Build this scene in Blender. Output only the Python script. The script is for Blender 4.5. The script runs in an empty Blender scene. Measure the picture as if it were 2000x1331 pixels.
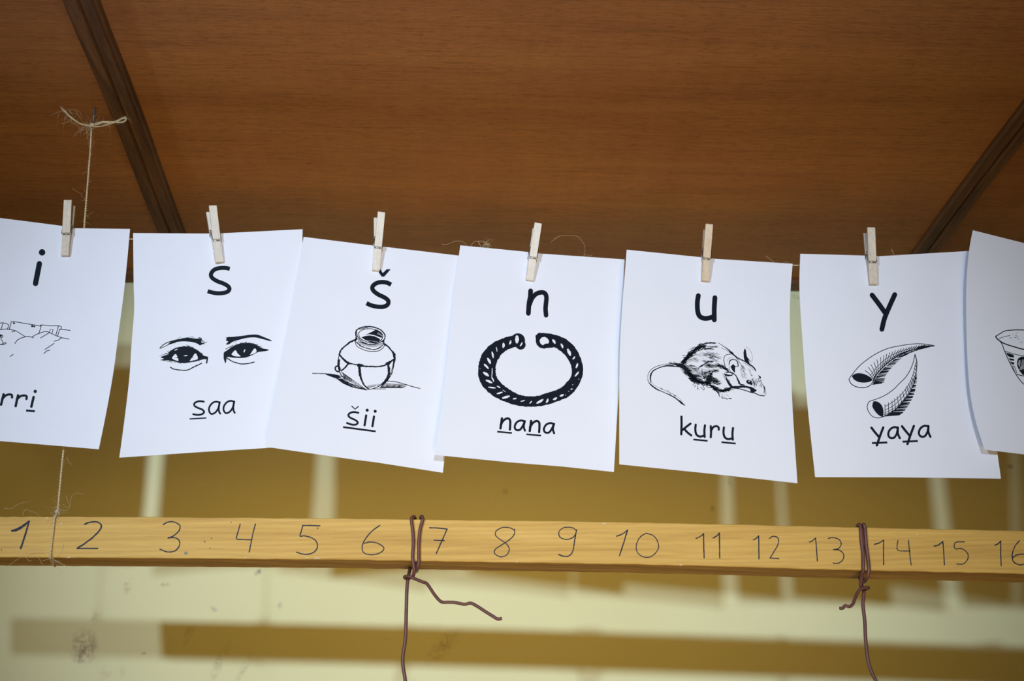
import bpy, math, random
from mathutils import Vector, Matrix
from mathutils.geometry import tessellate_polygon

random.seed(7)
sc = bpy.context.scene
COL = sc.collection

# ------------------------------------------------------------------ camera
EYE = 1.5                                    # camera height above the floor
F, CX, CY = 2784.95, 1000.0, 665.5           # focal length in pixels of the 2000x1331 frame
PITCH, YAW, ROLL = map(math.radians, (21.4555, 3.1438, -0.5283))
CAM = Vector((0, -2.2546, EYE))
FWD = Vector((math.sin(YAW)*math.cos(PITCH), math.cos(YAW)*math.cos(PITCH), math.sin(PITCH)))
_r = Vector((math.cos(YAW), -math.sin(YAW), 0)); _u = _r.cross(FWD)
RGT = math.cos(ROLL)*_r + math.sin(ROLL)*_u
UPV = -math.sin(ROLL)*_r + math.cos(ROLL)*_u
cd = bpy.data.cameras.new('camera'); cam = bpy.data.objects.new('camera', cd); COL.objects.link(cam)
M = Matrix((RGT, UPV, -FWD)).transposed().to_4x4(); M.translation = CAM
cam.matrix_world = M
cd.sensor_width = 36; cd.lens = F*36/2000; cd.clip_start = .05; cd.clip_end = 50
cd.dof.use_dof = True; cd.dof.focus_distance = 1.77; cd.dof.aperture_fstop = 5.6
sc.camera = cam

# ------------------------------------------------------------------ world, lamps, exposure
w = bpy.data.worlds.new('world'); sc.world = w; w.use_nodes = True
bg = w.node_tree.nodes['Background']
bg.inputs[0].default_value = (1.0, .62, .15, 1); bg.inputs[1].default_value = .055
def lamp(name, loc, aim, watt, radius, cone, color, blend=1.0):
    l = bpy.data.lights.new(name, 'SPOT'); l.energy = watt; l.shadow_soft_size = radius
    l.spot_size = math.radians(cone); l.spot_blend = blend; l.color = color
    o = bpy.data.objects.new(name, l); COL.objects.link(o); o.location = loc
    o.rotation_euler = (Vector(aim)-Vector(loc)).to_track_quat('-Z', 'Y').to_euler()
lamp('lamp_left', (-1.545, -3.891, EYE+.5926), (.09, -.3, EYE+.555), 325, .056, 30, (.62, .79, .99))
lamp('lamp_middle', (.162, -5.296, EYE+.6078), (.08, -.3, EYE+.555), 425, .082, 22.9, (.62, .79, .99))
al = bpy.data.lights.new('warm_room_bounce', 'AREA'); al.shape = 'RECTANGLE'; al.size = 1.0; al.size_y = 1.0; al.energy = 2.0
al.color = (1.0, .63, .155); al.spread = math.radians(31)
ao = bpy.data.objects.new('warm_room_bounce', al); COL.objects.link(ao); ao.location = (.2, -3.2, EYE-1.15)
ao.rotation_euler = (Vector((.08, -.3, EYE+.60))-ao.location).to_track_quat('-Z', 'Y').to_euler()
sc.view_settings.view_transform = 'Standard'; sc.view_settings.look = 'None'
sc.view_settings.exposure = 0; sc.view_settings.gamma = 1; sc.view_settings.use_curve_mapping = False

# ------------------------------------------------------------------ helpers
def ray(px, py): return FWD + RGT*((px-CX)/F) + UPV*((CY-py)/F)
def at(px, py, d):
    """point seen at a pixel, d metres in front of the wall"""
    r = ray(px, py); return CAM + r*((-d-CAM.y)/r.y)
def meet(px, py, D, lift=0.0):
    """where a sight line meets the surface whose distance from the wall is D(x, z)"""
    d = .6
    for _ in range(9):
        p = at(px, py, d); d = D(p.x, p.z)
    return p + (CAM-p).normalized()*lift
def link(name, verts, faces, mats, parent=None, smooth=False, fm=None):
    me = bpy.data.meshes.new(name); me.from_pydata([tuple(v) for v in verts], [], faces)
    for m in (mats if isinstance(mats, (list, tuple)) else [mats]): me.materials.append(m)
    if fm:
        for p, i in zip(me.polygons, fm): p.material_index = i
    if smooth: me.polygons.foreach_set('use_smooth', [True]*len(me.polygons))
    me.update()
    o = bpy.data.objects.new(name, me); COL.objects.link(o)
    if parent: o.parent = parent
    return o
def empty(name, loc, label, cat, group=None):
    o = bpy.data.objects.new(name, None); COL.objects.link(o); o.location = loc; o.empty_display_size = .02
    o['label'] = label; o['category'] = cat
    if group: o['group'] = group
    bpy.context.view_layer.update()
    return o
def child(o, parent):
    o.parent = parent; o.matrix_parent_inverse = Matrix.Translation(parent.location).inverted(); return o
def catmull(pts, n=6):
    if len(pts) < 3: return [tuple(p) for p in pts]
    out = []; P = [pts[0]]+list(pts)+[pts[-1]]
    for i in range(1, len(P)-2):
        a, b, c, d = P[i-1], P[i], P[i+1], P[i+2]
        for k in range(n):
            t = k/n
            out.append(tuple(.5*(2*b[j]+(c[j]-a[j])*t+(2*a[j]-5*b[j]+4*c[j]-d[j])*t*t+(3*b[j]-a[j]-3*c[j]+d[j])*t**3) for j in range(len(b))))
    out.append(tuple(pts[-1])); return out
def tube_geo(pts, r, n=8, V=None, Fc=None, taper=0.0):
    """tube along 3-D points; r number or list"""
    V = [] if V is None else V; Fc = [] if Fc is None else Fc
    pts = [Vector(p) for p in pts]; N = len(pts)
    t0 = (pts[1]-pts[0]).normalized(); a = t0.orthogonal().normalized(); base = len(V)
    for i, p in enumerate(pts):
        t = (pts[min(i+1, N-1)]-pts[max(i-1, 0)])
        t = t.normalized() if t.length > 1e-9 else t0
        a = (a - t*a.dot(t))
        a = a.normalized() if a.length > 1e-9 else t.orthogonal().normalized()
        b = t.cross(a); rr = r[i] if isinstance(r, list) else r*(1-taper*i/(N-1))
        for k in range(n):
            th = 2*math.pi*k/n; V.append(p+(a*math.cos(th)+b*math.sin(th))*rr)
        t0 = t
    for i in range(N-1):
        for k in range(n):
            q = base+i*n; Fc.append((q+k, q+(k+1) % n, q+n+(k+1) % n, q+n+k))
    Fc.append(tuple(base+k for k in range(n))[::-1]); Fc.append(tuple(base+(N-1)*n+k for k in range(n)))
    return V, Fc
def box_geo(c8, V, Fc):
    b = len(V); V += [Vector(c) for c in c8]
    for f in ((0,3,2,1),(4,5,6,7),(0,1,5,4),(1,2,6,5),(2,3,7,6),(3,0,4,7)): Fc.append(tuple(b+i for i in f))
def box(name, x0, x1, y0, y1, z0, z1, mat, parent=None):
    V, Fc = [], []
    box_geo([(x0,y0,z0),(x1,y0,z0),(x1,y1,z0),(x0,y1,z0),(x0,y0,z1),(x1,y0,z1),(x1,y1,z1),(x0,y1,z1)], V, Fc)
    return link(name, V, Fc, mat, parent)

# ------------------------------------------------------------------ materials
class NT:
    def __init__(s, name, rough=.6, spec=.3, metal=0):
        s.m = bpy.data.materials.new(name); s.m.use_nodes = True; s.t = s.m.node_tree; s.b = s.t.nodes['Principled BSDF']
        s.b.inputs['Roughness'].default_value = rough; s.b.inputs['Metallic'].default_value = metal
        s.b.inputs['Specular IOR Level'].default_value = spec
    def n(s, typ, **kw):
        x = s.t.nodes.new(typ)
        for k, v in kw.items():
            if k.startswith('i_'): x.inputs[k[2:].replace('_', ' ')].default_value = v
            else: setattr(x, k, v)
        return x
    def l(s, a, b): s.t.links.new(a, b)
    def coords(s, scale=(1, 1, 1), loc=(0, 0, 0), rot=(0, 0, 0)):
        g = s.n('ShaderNodeNewGeometry'); mp = s.n('ShaderNodeMapping')
        mp.inputs['Scale'].default_value = scale; mp.inputs['Location'].default_value = loc; mp.inputs['Rotation'].default_value = rot
        s.l(g.outputs['Position'], mp.inputs[0]); return mp.outputs[0]
    def noise(s, co, scale, detail=4, rough=.5, dist=0):
        x = s.n('ShaderNodeTexNoise'); x.inputs['Scale'].default_value = scale; x.inputs['Detail'].default_value = detail
        x.inputs['Roughness'].default_value = rough; x.inputs['Distortion'].default_value = dist
        s.l(co, x.inputs['Vector']); return x.outputs[0]
    def ramp(s, f, stops):
        r = s.n('ShaderNodeValToRGB'); e = r.color_ramp.elements
        while len(e) < len(stops): e.new(.5)
        for a, (p, c) in zip(e, stops): a.position = p; a.color = (*c, 1) if len(c) == 3 else c
        s.l(f, r.inputs[0]); return r.outputs[0]
    def mix(s, f, a, b, mode='MIX'):
        x = s.n('ShaderNodeMix', data_type='RGBA', blend_type=mode)
        for v, i in ((f, 0), (a, 6), (b, 7)):
            if isinstance(v, (int, float)): x.inputs[i].default_value = v
            elif isinstance(v, tuple): x.inputs[i].default_value = (*v, 1)
            else: s.l(v, x.inputs[i])
        return x.outputs[2]
    def math(s, op, a, b=0.0, clamp=False):
        x = s.n('ShaderNodeMath', operation=op, use_clamp=clamp)
        for v, i in ((a, 0), (b, 1)):
            if isinstance(v, (int, float)): x.inputs[i].default_value = v
            else: s.l(v, x.inputs[i])
        return x.outputs[0]
    def base(s, c):
        if isinstance(c, tuple): s.b.inputs['Base Color'].default_value = (*c, 1)
        else: s.l(c, s.b.inputs['Base Color'])
    def bump(s, h, strength=.2, dist=.001):
        x = s.n('ShaderNodeBump'); x.inputs['Strength'].default_value = strength; x.inputs['Distance'].default_value = dist
        s.l(h, x.inputs['Height']); s.l(x.outputs[0], s.b.inputs['Normal'])

def m_wall():
    s = NT('cream_wall_paint', .75, .2); co = s.coords()
    c = s.ramp(s.noise(co, 2.2, 5), [(.3, (.765, .745, .43)), (.7, (.815, .80, .485))])
    c = s.mix(s.math('MULTIPLY', s.noise(co, 260, 2), .16), c, (.62, .55, .30))
    # handling marks and spots, plus the twine knot's painted shadow: (pixel x, pixel y, half width px, half height px, tilt deg, strength, colour)
    marks = [(165, 1262, 24, 30, -20, .75, (.34, .28, .20)), (158, 1283, 16, 14, 0, .6, (.34, .28, .20)),
             (249, 1146, 8, 14, 15, .5, (.40, .27, .15)), (318, 1143, 5, 4, 0, .6, (.40, .28, .15)), (328, 1142, 4, 4, 0, .55, (.40, .28, .15)),
             (504, 1119, 8, 6, -40, .8, (.25, .22, .20)), (547, 1183, 5, 8, 0, .45, (.35, .3, .25)), (417, 1190, 9, 5, 35, .4, (.38, .34, .28)),
             (281, 1277, 5, 3, 0, .6, (.25, .22, .14)), (185, 1207, 6, 16, 5, .35, (.48, .36, .18)),  # last entry: shadow of the twine knot, painted into the wall colour
             (428, 1296, 9, 42, 22, .32, (.30, .26, .15)), (475, 1308, 7, 30, 25, .28, (.30, .26, .15)), (368, 1240, 8, 20, 20, .35, (.3, .24, .12)),
             (868, 1262, 16, 44, 45, .35, (.28, .22, .12)), (1391, 994, 5, 8, 0, .45, (.22, .17, .10)), (1425, 938, 5, 18, -5, .35, (.3, .22, .14)),
             (1973, 912, 7, 7, 0, .5, (.28, .2, .12)), (987, 958, 7, 9, 20, .35, (.25, .18, .1)), (1115, 1150, 60, 2, 2, .1, (.4, .32, .2)),
             (233, 585, 7, 10, 0, .25, (.4, .33, .18)), (1555, 580, 10, 5, 20, .45, (.45, .30, .16)),
             (205, 1318, 12, 14, 30, .25, (.45, .38, .2)), (240, 1310, 6, 12, 0, .22, (.45, .38, .2)), (760, 1250, 20, 3, 0, .1, (.4, .33, .2))]
    g = s.n('ShaderNodeNewGeometry'); ns = s.ramp(s.noise(co, 90, 5, .7), [(.40, (0, 0, 0)), (.60, (1, 1, 1))])
    for (px, py, hw, hh, tilt, st, colr) in marks:
        p = at(px, py, 0); k = .00083
        mp = s.n('ShaderNodeMapping', vector_type='TEXTURE')
        mp.inputs['Location'].default_value = p; mp.inputs['Rotation'].default_value = (0, math.radians(tilt), 0)
        mp.inputs['Scale'].default_value = (hw*k, 10, hh*k)
        s.l(g.outputs['Position'], mp.inputs[0])
        ln = s.n('ShaderNodeVectorMath', operation='LENGTH'); s.l(mp.outputs[0], ln.inputs[0])
        f = s.math('SUBTRACT', 1.25, ln.outputs['Value'], True)
        f = s.math('MULTIPLY', s.math('MULTIPLY', f, ns), st*1.35, True)
        c = s.mix(f, c, colr)
    s.base(c)
    s.bump(s.math('ADD', s.noise(co, 55, 4, .6), s.math('MULTIPLY', s.noise(co, 14, 2), 1.5)), .35, .0015)
    return s.m
def m_ply(name, seed, tint=1.0):
    s = NT(name, .62, .25); o = (seed*3.1, seed*1.7, 0)
    c = s.ramp(s.noise(s.coords((1.2, 9, 1), o), 1.6, 6, .6, .5), [(.2, (.385*tint, .138*tint, .043*tint)), (.5, (.46*tint, .180*tint, .053*tint)), (.8, (.53*tint, .224*tint, .062*tint))])
    streak = s.ramp(s.noise(s.coords((9, 330, 1), o, (0, 0, .012)), 1, 5, .75), [(.34, (.55, .52, .50)), (.50, (1, 1, 1))])
    c = s.mix(.6, c, streak, 'MULTIPLY')
    pores = s.ramp(s.noise(s.coords((70, 950, 1), o), 1, 5, .75), [(.36, (.38, .36, .33)), (.47, (1, 1, 1)), (.66, (1.12, 1.12, 1.12))])
    c = s.mix(.8, c, pores, 'MULTIPLY')
    cross = s.ramp(s.noise(s.coords((26, 2.2, 1), o), 1, 6, .75), [(.3, (.80, .78, .75)), (.65, (1.06, 1.06, 1.06))])
    c = s.mix(.4, c, cross, 'MULTIPLY')
    c = s.mix(s.ramp(s.noise(s.coords((1, 1, 1), o), 3, 4), [(.55, (0, 0, 0)), (.8, (.5, .5, .5))]), c, (.42*tint, .15*tint, .052*tint))
    s.base(c); s.bump(s.noise(s.coords((30, 700, 1), o), 1, 3), .15, .0005)
    return s.m
def m_wood(name, cols, stretch, scale, rough=.6, pore=.4, bump=.15, rot=(0, 0, 0), spec=.25, wave=None, distort=1.2):
    s = NT(name, rough, spec)
    c = s.ramp(s.noise(s.coords(stretch, rot=rot), scale, 6, .55, distort), cols)
    if wave:
        wv = s.n('ShaderNodeTexWave', wave_type='BANDS', bands_direction='Z'); wv.inputs['Scale'].default_value = wave[0]
        wv.inputs['Distortion'].default_value = wave[1]; wv.inputs['Detail'].default_value = 3; wv.inputs['Detail Scale'].default_value = wave[2]
        s.l(s.coords(wave[3]), wv.inputs[0])
        c = s.mix(s.math('MULTIPLY', wv.outputs['Fac'], wave[4]), c, wave[5])
    st = tuple(a*8 for a in stretch)
    c = s.mix(pore, c, s.ramp(s.noise(s.coords(st, rot=rot), scale, 4, .7), [(.34, (.55, .5, .45)), (.52, (1, 1, 1))]), 'MULTIPLY')
    s.base(c); s.bump(s.noise(s.coords(st, rot=rot), scale, 3), bump, .0006)
    return s.m
def m_plain(name, c, rough=.5, spec=.3, metal=0, var=0, scale=200):
    s = NT(name, rough, spec, metal)
    if var:
        co = s.coords()
        s.base(s.ramp(s.noise(co, scale, 3), [(.3, tuple(a*(1-var) for a in c)), (.7, tuple(min(1, a*(1+var)) for a in c))]))
    else: s.base(c)
    return s.m
WALL = m_wall()
PLY = [m_ply('brown_plywood', 1.0), m_ply('brown_plywood_worn', 4.3, .92), m_ply('brown_plywood_edge', 7.7, .9)]
BATTEN = m_wood('dark_stained_batten', [(.3, (.080, .031, .011)), (.55, (.15, .062, .022)), (.8, (.23, .10, .036))], (30, 2.5, 30), 1.4, .6, .7, .3)
TRIM = m_wood('ceiling_trim_wood', [(.3, (.12, .045, .018)), (.7, (.24, .10, .04))], (2, 20, 20), 1.2, .6)
PINE = m_wood('planed_pine', [(.25, (.46, .265, .055)), (.5, (.60, .375, .085)), (.8, (.68, .45, .125))], (1.4, 12, 44), 1.3, .55, .30, .12, wave=(46, 9, .6, (.16, 1, 1), .34, (.48, .26, .06)))
PINEB = m_wood('weathered_pine_edge', [(.3, (.36, .20, .07)), (.7, (.74, .48, .20))], (2.0, 60, 10), 1.6, .7, .7, .25)
PAPER = m_plain('white_paper', (.735, .76, .84), .8, .15, var=.008, scale=30)
INK = m_plain('black_toner', (.005, .009, .016), .6, .12)
PEN = m_plain('blue_black_pen', (.010, .013, .030), .5, .2, var=.5, scale=900)
PEGS = [m_wood('pale_peg_wood', [(.3, (.70, .65, .57)), (.7, (.78, .745, .67))], (40, 40, 6), 3, .6, .35, .1, distort=.3),
        m_wood('tan_peg_wood', [(.3, (.58, .45, .31)), (.7, (.70, .57, .42))], (40, 40, 6), 3, .6, .35, .1, distort=.3),
        m_wood('grey_peg_wood', [(.3, (.60, .52, .42)), (.7, (.72, .65, .54))], (40, 40, 6), 3, .6, .5, .1, distort=.3)]
STEEL = m_plain('zinc_spring_steel', (.50, .54, .60), .28, .5, 1)
NAILM = m_plain('grey_nail_steel', (.16, .18, .20), .5, .4, 1)
TWINE = m_plain('jute_twine', (.58, .47, .29), .85, .1, var=.35, scale=900)
FIBRE = m_plain('jute_fibre', (.54, .41, .25), .8, .1, var=.3, scale=300)
WIRE = m_plain('brown_coated_wire', (.125, .050, .042), .42, .35, var=.12, scale=120)

# ------------------------------------------------------------------ setting
H = EYE+.9853                        # underside of the trim where it meets the wall
ZC = H+.008                          # ceiling surface
wall = box('wall_back', -2.6, 2.8, 0, .12, 0, ZC+.1, WALL); wall['kind'] = 'structure'
ceil = box('ceiling', -2.6, 2.8, -3.0, 0, ZC+.014, ZC+.06, PLY[2]); ceil['kind'] = 'structure'
for i, (x0, x1, y0) in enumerate(((-1.66, -.424, -2.44), (-.421, .799, -2.44), (.802, 2.02, -2.44))):
    box('plywood_panel', x0, x1, y0, -.002, ZC, ZC+.012, PLY[(1, 0, 2)[i]], ceil)
def batten(x, w, pieces):
    """moulded cover strip running from the wall towards the room, ridge right of its middle"""
    prof = [(0, 0), (0, -.006), (.003, -.009), (w*.42, -.010), (w*.5, -.007), (w*.56, -.013), (w*.86, -.014), (w*.9, -.009), (w-.002, -.007), (w, 0)]
    V, Fc = [], []; ys = [-.036-i*.12 for i in range(21)]
    for j, y in enumerate(ys):
        wob = .0012*math.sin(j*1.3+x*9)
        for a, b in prof: V.append(Vector((x+a+wob, y, ZC+b)))
    n = len(prof)
    for j in range(len(ys)-1):
        for k in range(n-1): q = j*n+k; Fc.append((q, q+1, q+n+1, q+n))
        q = j*n; Fc.append((q+n-1, q, q+n, q+2*n-1))
    Fc.append(tuple(range(n))); Fc.append(tuple(range((len(ys)-1)*n, len(ys)*n))[::-1])
    return link('batten', V, Fc, BATTEN, ceil)
batten(-.4445, .042, 1); batten(.777, .040, 1)
for x, y in ((-.425, -.95), (-.422, -1.35), (.797, -.6)):                     # nail heads in the battens
    V, Fc = tube_geo([(x, y, ZC-.0145), (x, y, ZC-.010)], .0022, 10); link('nail_head', V, Fc, NAILM, ceil)
tr = box('trim_1', -2.6, 2.8, -.034, 0, H, ZC, TRIM); tr['kind'] = 'structure'

# ------------------------------------------------------------------ flat print helpers
class Print:
    """flat ink laid on a surface; strokes are given in crop pixels: origin + point / scale"""
    def __init__(s, D, o=(0, 0), k=1.0, lift=.00022):
        s.D, s.lift = D, lift; s.V, s.F, s.fm = [], [], []; s.set(o, k)
    def set(s, o, k): s.o, s.k = o, k; return s
    heavy = 1.0
    def px(s, p): return (s.o[0]+p[0]/s.k, s.o[1]+p[1]/s.k)
    def put(s, p, white): s.V.append(meet(p[0], p[1], s.D, s.lift*(2.2 if white else 1)))
    def disc(s, c, r, white=False, n=14, raw=False):
        c = c if raw else s.px(c); r = r if raw else r/s.k; b = len(s.V)
        for i in range(n): s.put((c[0]+r*math.cos(2*math.pi*i/n), c[1]+r*math.sin(2*math.pi*i/n)), white)
        s.F.append(tuple(b+i for i in range(n))); s.fm.append(1 if white else 0)
    def st(s, pts, w, cap='round', white=False, smooth=True, rag=0.0, taper=None, n=5):
        """stroke: w in crop px (number, or third coordinate per point)"""
        P = [s.px(p)+(((p[2] if len(p) > 2 else w)/s.k*s.heavy),) for p in pts]
        if smooth and len(P) > 2: P = catmull(P, n)
        if taper: P = [(a, b, c*max(.25, 1-taper*i/(len(P)-1))) for i, (a, b, c) in enumerate(P)]
        b = len(s.V); N = len(P)
        for i, (x, y, ww) in enumerate(P):
            a, c = P[max(i-1, 0)], P[min(i+1, N-1)]
            tx, ty = c[0]-a[0], c[1]-a[1]; L = math.hypot(tx, ty) or 1; nx, ny = -ty/L, tx/L
            h1 = ww/2*(1+rag*random.uniform(-1, 1)); h2 = ww/2*(1+rag*random.uniform(-1, 1))
            s.put((x+nx*h1, y+ny*h1), white); s.put((x-nx*h2, y-ny*h2), white)
        for i in range(N-1): q = b+2*i; s.F.append((q, q+1, q+3, q+2)); s.fm.append(1 if white else 0)
        if cap == 'round':
            for e in (P[0], P[-1]): s.disc(e[:2], e[2]/2, white, 12, True)
    def poly(s, pts, white=False, smooth=0):
        P = [s.px(p) for p in pts]
        if smooth: P = catmull(P+[P[0]], smooth)[:-1]
        b = len(s.V)
        for p in P: s.put(p, white)
        for t in tessellate_polygon([[Vector((p[0], p[1], 0)) for p in P]]):
            s.F.append(tuple(b+i for i in t)); s.fm.append(1 if white else 0)
    def fur(s, path, n, spread, length, ang, w, jit=14, arc=True):
        """short hairs scattered round a path; angle in degrees, image sense"""
        P = catmull(path, 8)
        for _ in range(int(n*1.0)):
            i = random.randrange(len(P)); x, y = P[i][0]+random.gauss(0, spread*.5), P[i][1]+random.gauss(0, spread*.5)
            a = math.radians(ang+random.gauss(0, jit)); L = length*random.uniform(.5, 1.3); dx, dy = math.cos(a)*L/2, math.sin(a)*L/2
            ww = w*random.uniform(.45, .95)
            s.st([(x-dx, y-dy, ww*.4), (x, y+L*.04, ww), (x+dx, y+dy, ww*.3)], w, cap='', n=2)
    def done(s, name, parent, label=None):
        o = link(name, s.V, s.F, [INK, PAPER], parent, fm=s.fm)
        o.matrix_parent_inverse = Matrix.Translation(parent.location).inverted()
        if label: o['label'] = label
        return o

# ------------------------------------------------------------------ the letter cards
D0, D1 = .6068, .0665                                 # distance of the line from the wall: D0 + D1 * x
def along(pts, t, sm):
    P = catmull(pts, 8) if sm and len(pts) > 2 else list(pts)
    L = [0]
    for a, b in zip(P, P[1:]): L.append(L[-1]+math.hypot(b[0]-a[0], b[1]-a[1]))
    q = t*L[-1]
    for i in range(len(P)-1):
        if q <= L[i+1]+1e-9:
            f = (q-L[i])/(L[i+1]-L[i] or 1); return (P[i][0]+(P[i+1][0]-P[i][0])*f, P[i][1]+(P[i+1][1]-P[i][1])*f)
    return P[-1]
CARDS = {
 'off_left': dict(T=[(-430, 440), (-75, 428)], B=[(-470, 858), (-125, 868)], L=[(-430, 440), (-470, 858)], R=[(-75, 428), (-125, 868)], dd=-.02, a=0, b=.0, cx=.002),
 'i':  dict(T=[(-88, 414), (0, 426), (118, 441), (142, 446), (254, 447.5)], B=[(-148, 849), (0, 862), (193, 878)], L=[(-88, 414), (-115, 640), (-148, 849)],
            R=[(254, 447.5), (244, 554), (232, 647), (221.5, 727), (207.6, 806), (193, 878)], dd=.004, a=-.02, b=.015, cx=.005, tl=.012),
 's':  dict(T=[(260, 455.5), (407, 456.5), (432, 456), (591, 448)], B=[(233, 894.5), (400, 883), (530, 875), (562, 873)],
            L=[(260, 455.5), (261, 554), (262, 606), (256.7, 675), (253, 734), (244, 813), (233, 894.5)], R=[(591, 448), (586, 640), (562, 873)], dd=.006, a=.02, b=-.008, cx=.003, bl=.006),
 'sh': dict(T=[(593, 463), (730, 480), (752, 482.5), (900, 500)], B=[(517, 873), (690, 898), (730, 903), (865, 924)], L=[(593, 463), (564, 627), (517, 873)], R=[(900, 500), (887, 720), (865, 924)],
            dd=-.006, a=-.035, b=.075, cx=.003),
 'n':  dict(T=[(899, 479.5), (1032, 492.5), (1054, 495.5), (1220, 507)], B=[(848.5, 889), (1000, 904), (1100, 912), (1199, 922.5)], L=[(899, 479.5), (884, 590), (866, 760), (848.5, 889)],
            R=[(1220, 507), (1214, 650), (1206, 800), (1199, 922.5)], dd=-.012, a=.03, b=.13, cx=.002),
 'u':  dict(T=[(1224, 488), (1372, 503), (1392, 505.5), (1548, 515.5)], B=[(1209.5, 907.5), (1380, 925), (1557.5, 944.5)], L=[(1224, 488), (1214, 620), (1210, 720), (1209.5, 907.5)],
            R=[(1548, 515.5), (1542.5, 611), (1547, 777), (1557.5, 944.5)], dd=-.002, a=-.017, b=.085, cx=.004),
 'y':  dict(T=[(1563, 496), (1690, 499.5), (1714, 501), (1893, 490.5)], B=[(1592, 932.5), (1760, 933), (1955, 935.5)], L=[(1563, 496), (1561.5, 570), (1568.4, 680), (1577, 791), (1592, 932.5)],
            R=[(1893, 490.5), (1925, 720), (1955, 935.5)], dd=.002, a=.07, b=.05, cx=.002),
 'bowl': dict(T=[(1900, 450), (2000, 475), (2060, 497), (2215, 506)], B=[(1923, 878.5), (1932, 880), (2000, 888), (2245, 922)],
            L=[(1900, 450), (1892.6, 491), (1887.6, 557), (1887.6, 641), (1892.6, 748), (1904, 817), (1923, 878.5)], R=[(2215, 506), (2228, 720), (2245, 922)],
            dd=-.002, a=.04, b=.095, cx=.002, tl=.012),
 'off_right': dict(T=[(2240, 500), (2590, 520)], B=[(2272, 930), (2640, 948)], L=[(2240, 500), (2272, 930)], R=[(2590, 520), (2640, 948)], dd=.0, a=0, b=.03, cx=.002),
}
def make_D(c):
    um = at(*along(c['T'], .5, False), .62); xc, zt = um.x, um.z
    dc = D0+D1*xc+c['dd']
    def D(x, z):
        u = (x-xc)/.105; v = (zt-z)/.297
        d = dc+c['a']*(x-xc)+c['b']*(zt-z)+c['cx']*u*u*(.4+.6*v)
        if 'tl' in c and u < 0: d += c['tl']*u*u*max(0, 1-v*1.1)**2
        if 'bl' in c and u < 0: d += c['bl']*u*u*max(0, v)**2
        return d
    return D
CARD_GROUP = 'printed letter cards pegged along the twine'
def make_card(key, label):
    c = CARDS[key]; D = make_D(c); c['D'] = D; NU, NV = 28, 36; V, Fc = [], []
    T, B, L, R = c['T'], c['B'], c['L'], c['R']
    for layer in (0, 1):
        for j in range(NV+1):
            v = j/NV; l, r = along(L, v, True), along(R, v, True)
            for i in range(NU+1):
                u = i/NU; t, b = along(T, u, False), along(B, u, False)
                p = [(1-v)*t[k]+v*b[k]+(1-u)*l[k]+u*r[k]-((1-u)*(1-v)*T[0][k]+u*(1-v)*T[-1][k]+(1-u)*v*B[0][k]+u*v*B[-1][k]) for k in (0, 1)]
                V.append(meet(p[0], p[1], D, -.00018*layer))
    W = NU+1; n = W*(NV+1)
    for j in range(NV):
        for i in range(NU):
            q = j*W+i; Fc.append((q, q+W, q+W+1, q+1)); Fc.append((n+q, n+q+1, n+q+W+1, n+q+W))
    rim = [i for i in range(W)]+[j*W+NU for j in range(1, NV+1)]+[NV*W+i for i in range(NU-1, -1, -1)]+[j*W for j in range(NV-1, 0, -1)]
    m0 = len(V); k = len(rim); V += [V[a].copy() for a in rim]+[V[n+a].copy() for a in rim]
    for a in range(k): b = (a+1) % k; Fc.append((m0+a, m0+b, m0+k+b, m0+k+a))
    root = empty('letter_card', V[W//2], label, 'card', CARD_GROUP)
    child(link('paper_sheet', V, Fc, PAPER, smooth=False), root)
    for p in root.children[0].data.polygons: p.use_smooth = p.index < NU*NV*2
    c['root'] = root; return root, D

# --- card i
root, D = make_card('i', 'white card at the left edge showing the letter i above a line-drawn hill village')
p = Print(D).set((30, 380), 6.653); p.disc((347, 753), 42, n=24); p.st([(312, 900), (262, 1158)], 70, n=1); p.done('printed_letter', root)
p = Print(D).set((0, 600), 6.05); W6 = 8
for s_ in ([(-60, 200), (0, 190), (40, 188), (100, 210), (88, 258)], [(35, 190), (12, 265)], [(-60, 275), (0, 268), (80, 262), (180, 280), (240, 315), (300, 352)],
           [(110, 262), (130, 190), (148, 172), (300, 195), (480, 225)], [(480, 225), (490, 212), (600, 222), (690, 222), (725, 235), (718, 262)], [(490, 212), (470, 280), (458, 318)],
           [(690, 222), (672, 290), (660, 330)], [(718, 262), (702, 270), (680, 345)], [(705, 262), (830, 276)], [(585, 300), (592, 265), (628, 265), (612, 315)],
           [(300, 352), (340, 348), (375, 355), (440, 320), (545, 290), (620, 320), (690, 350), (750, 368), (815, 380)], [(375, 355), (395, 365)],
           [(480, 365), (530, 335), (580, 305)], [(300, 352), (240, 370), (200, 395), (175, 432)], [(140, 295), (180, 282)], [(640, 405), (690, 390), (725, 365)],
           [(530, 502), (580, 470), (640, 430)], [(518, 550), (550, 520), (588, 510)], [(120, 585), (155, 560)],
           [(-20, 330), (10, 328), (32, 338), (30, 355), (8, 362), (-20, 355)], [(10, 375), (25, 400), (40, 430), (15, 440)], [(-10, 445), (15, 440), (60, 422), (70, 430), (40, 445), (5, 442)],
           [(-10, 470), (-5, 430), (-20, 380)]):
    p.st(s_, W6, smooth=len(s_) > 4)
p.disc((165, 192), 12); p.disc((380, 226), 13); p.disc((405, 230), 11); p.disc((8, 340), 14)
p.done('printed_picture', root)
p = Print(D).set((0, 600), 6.05)
p.st([(42, 1032), (28, 1090), (12, 1155)], 29); p.st([(24, 1090), (65, 1048), (105, 1034), (138, 1040), (142, 1070)], 27)
p.st([(213, 1045), (200, 1100), (185, 1172)], 29); p.st([(198, 1095), (240, 1056), (285, 1046), (314, 1056), (312, 1088)], 27)
p.disc((416, 998), 20); p.st([(397, 1065), (370, 1178)], 30); p.st([(308, 1224), (412, 1232)], 25, cap='')
p.done('printed_word', root)

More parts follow.
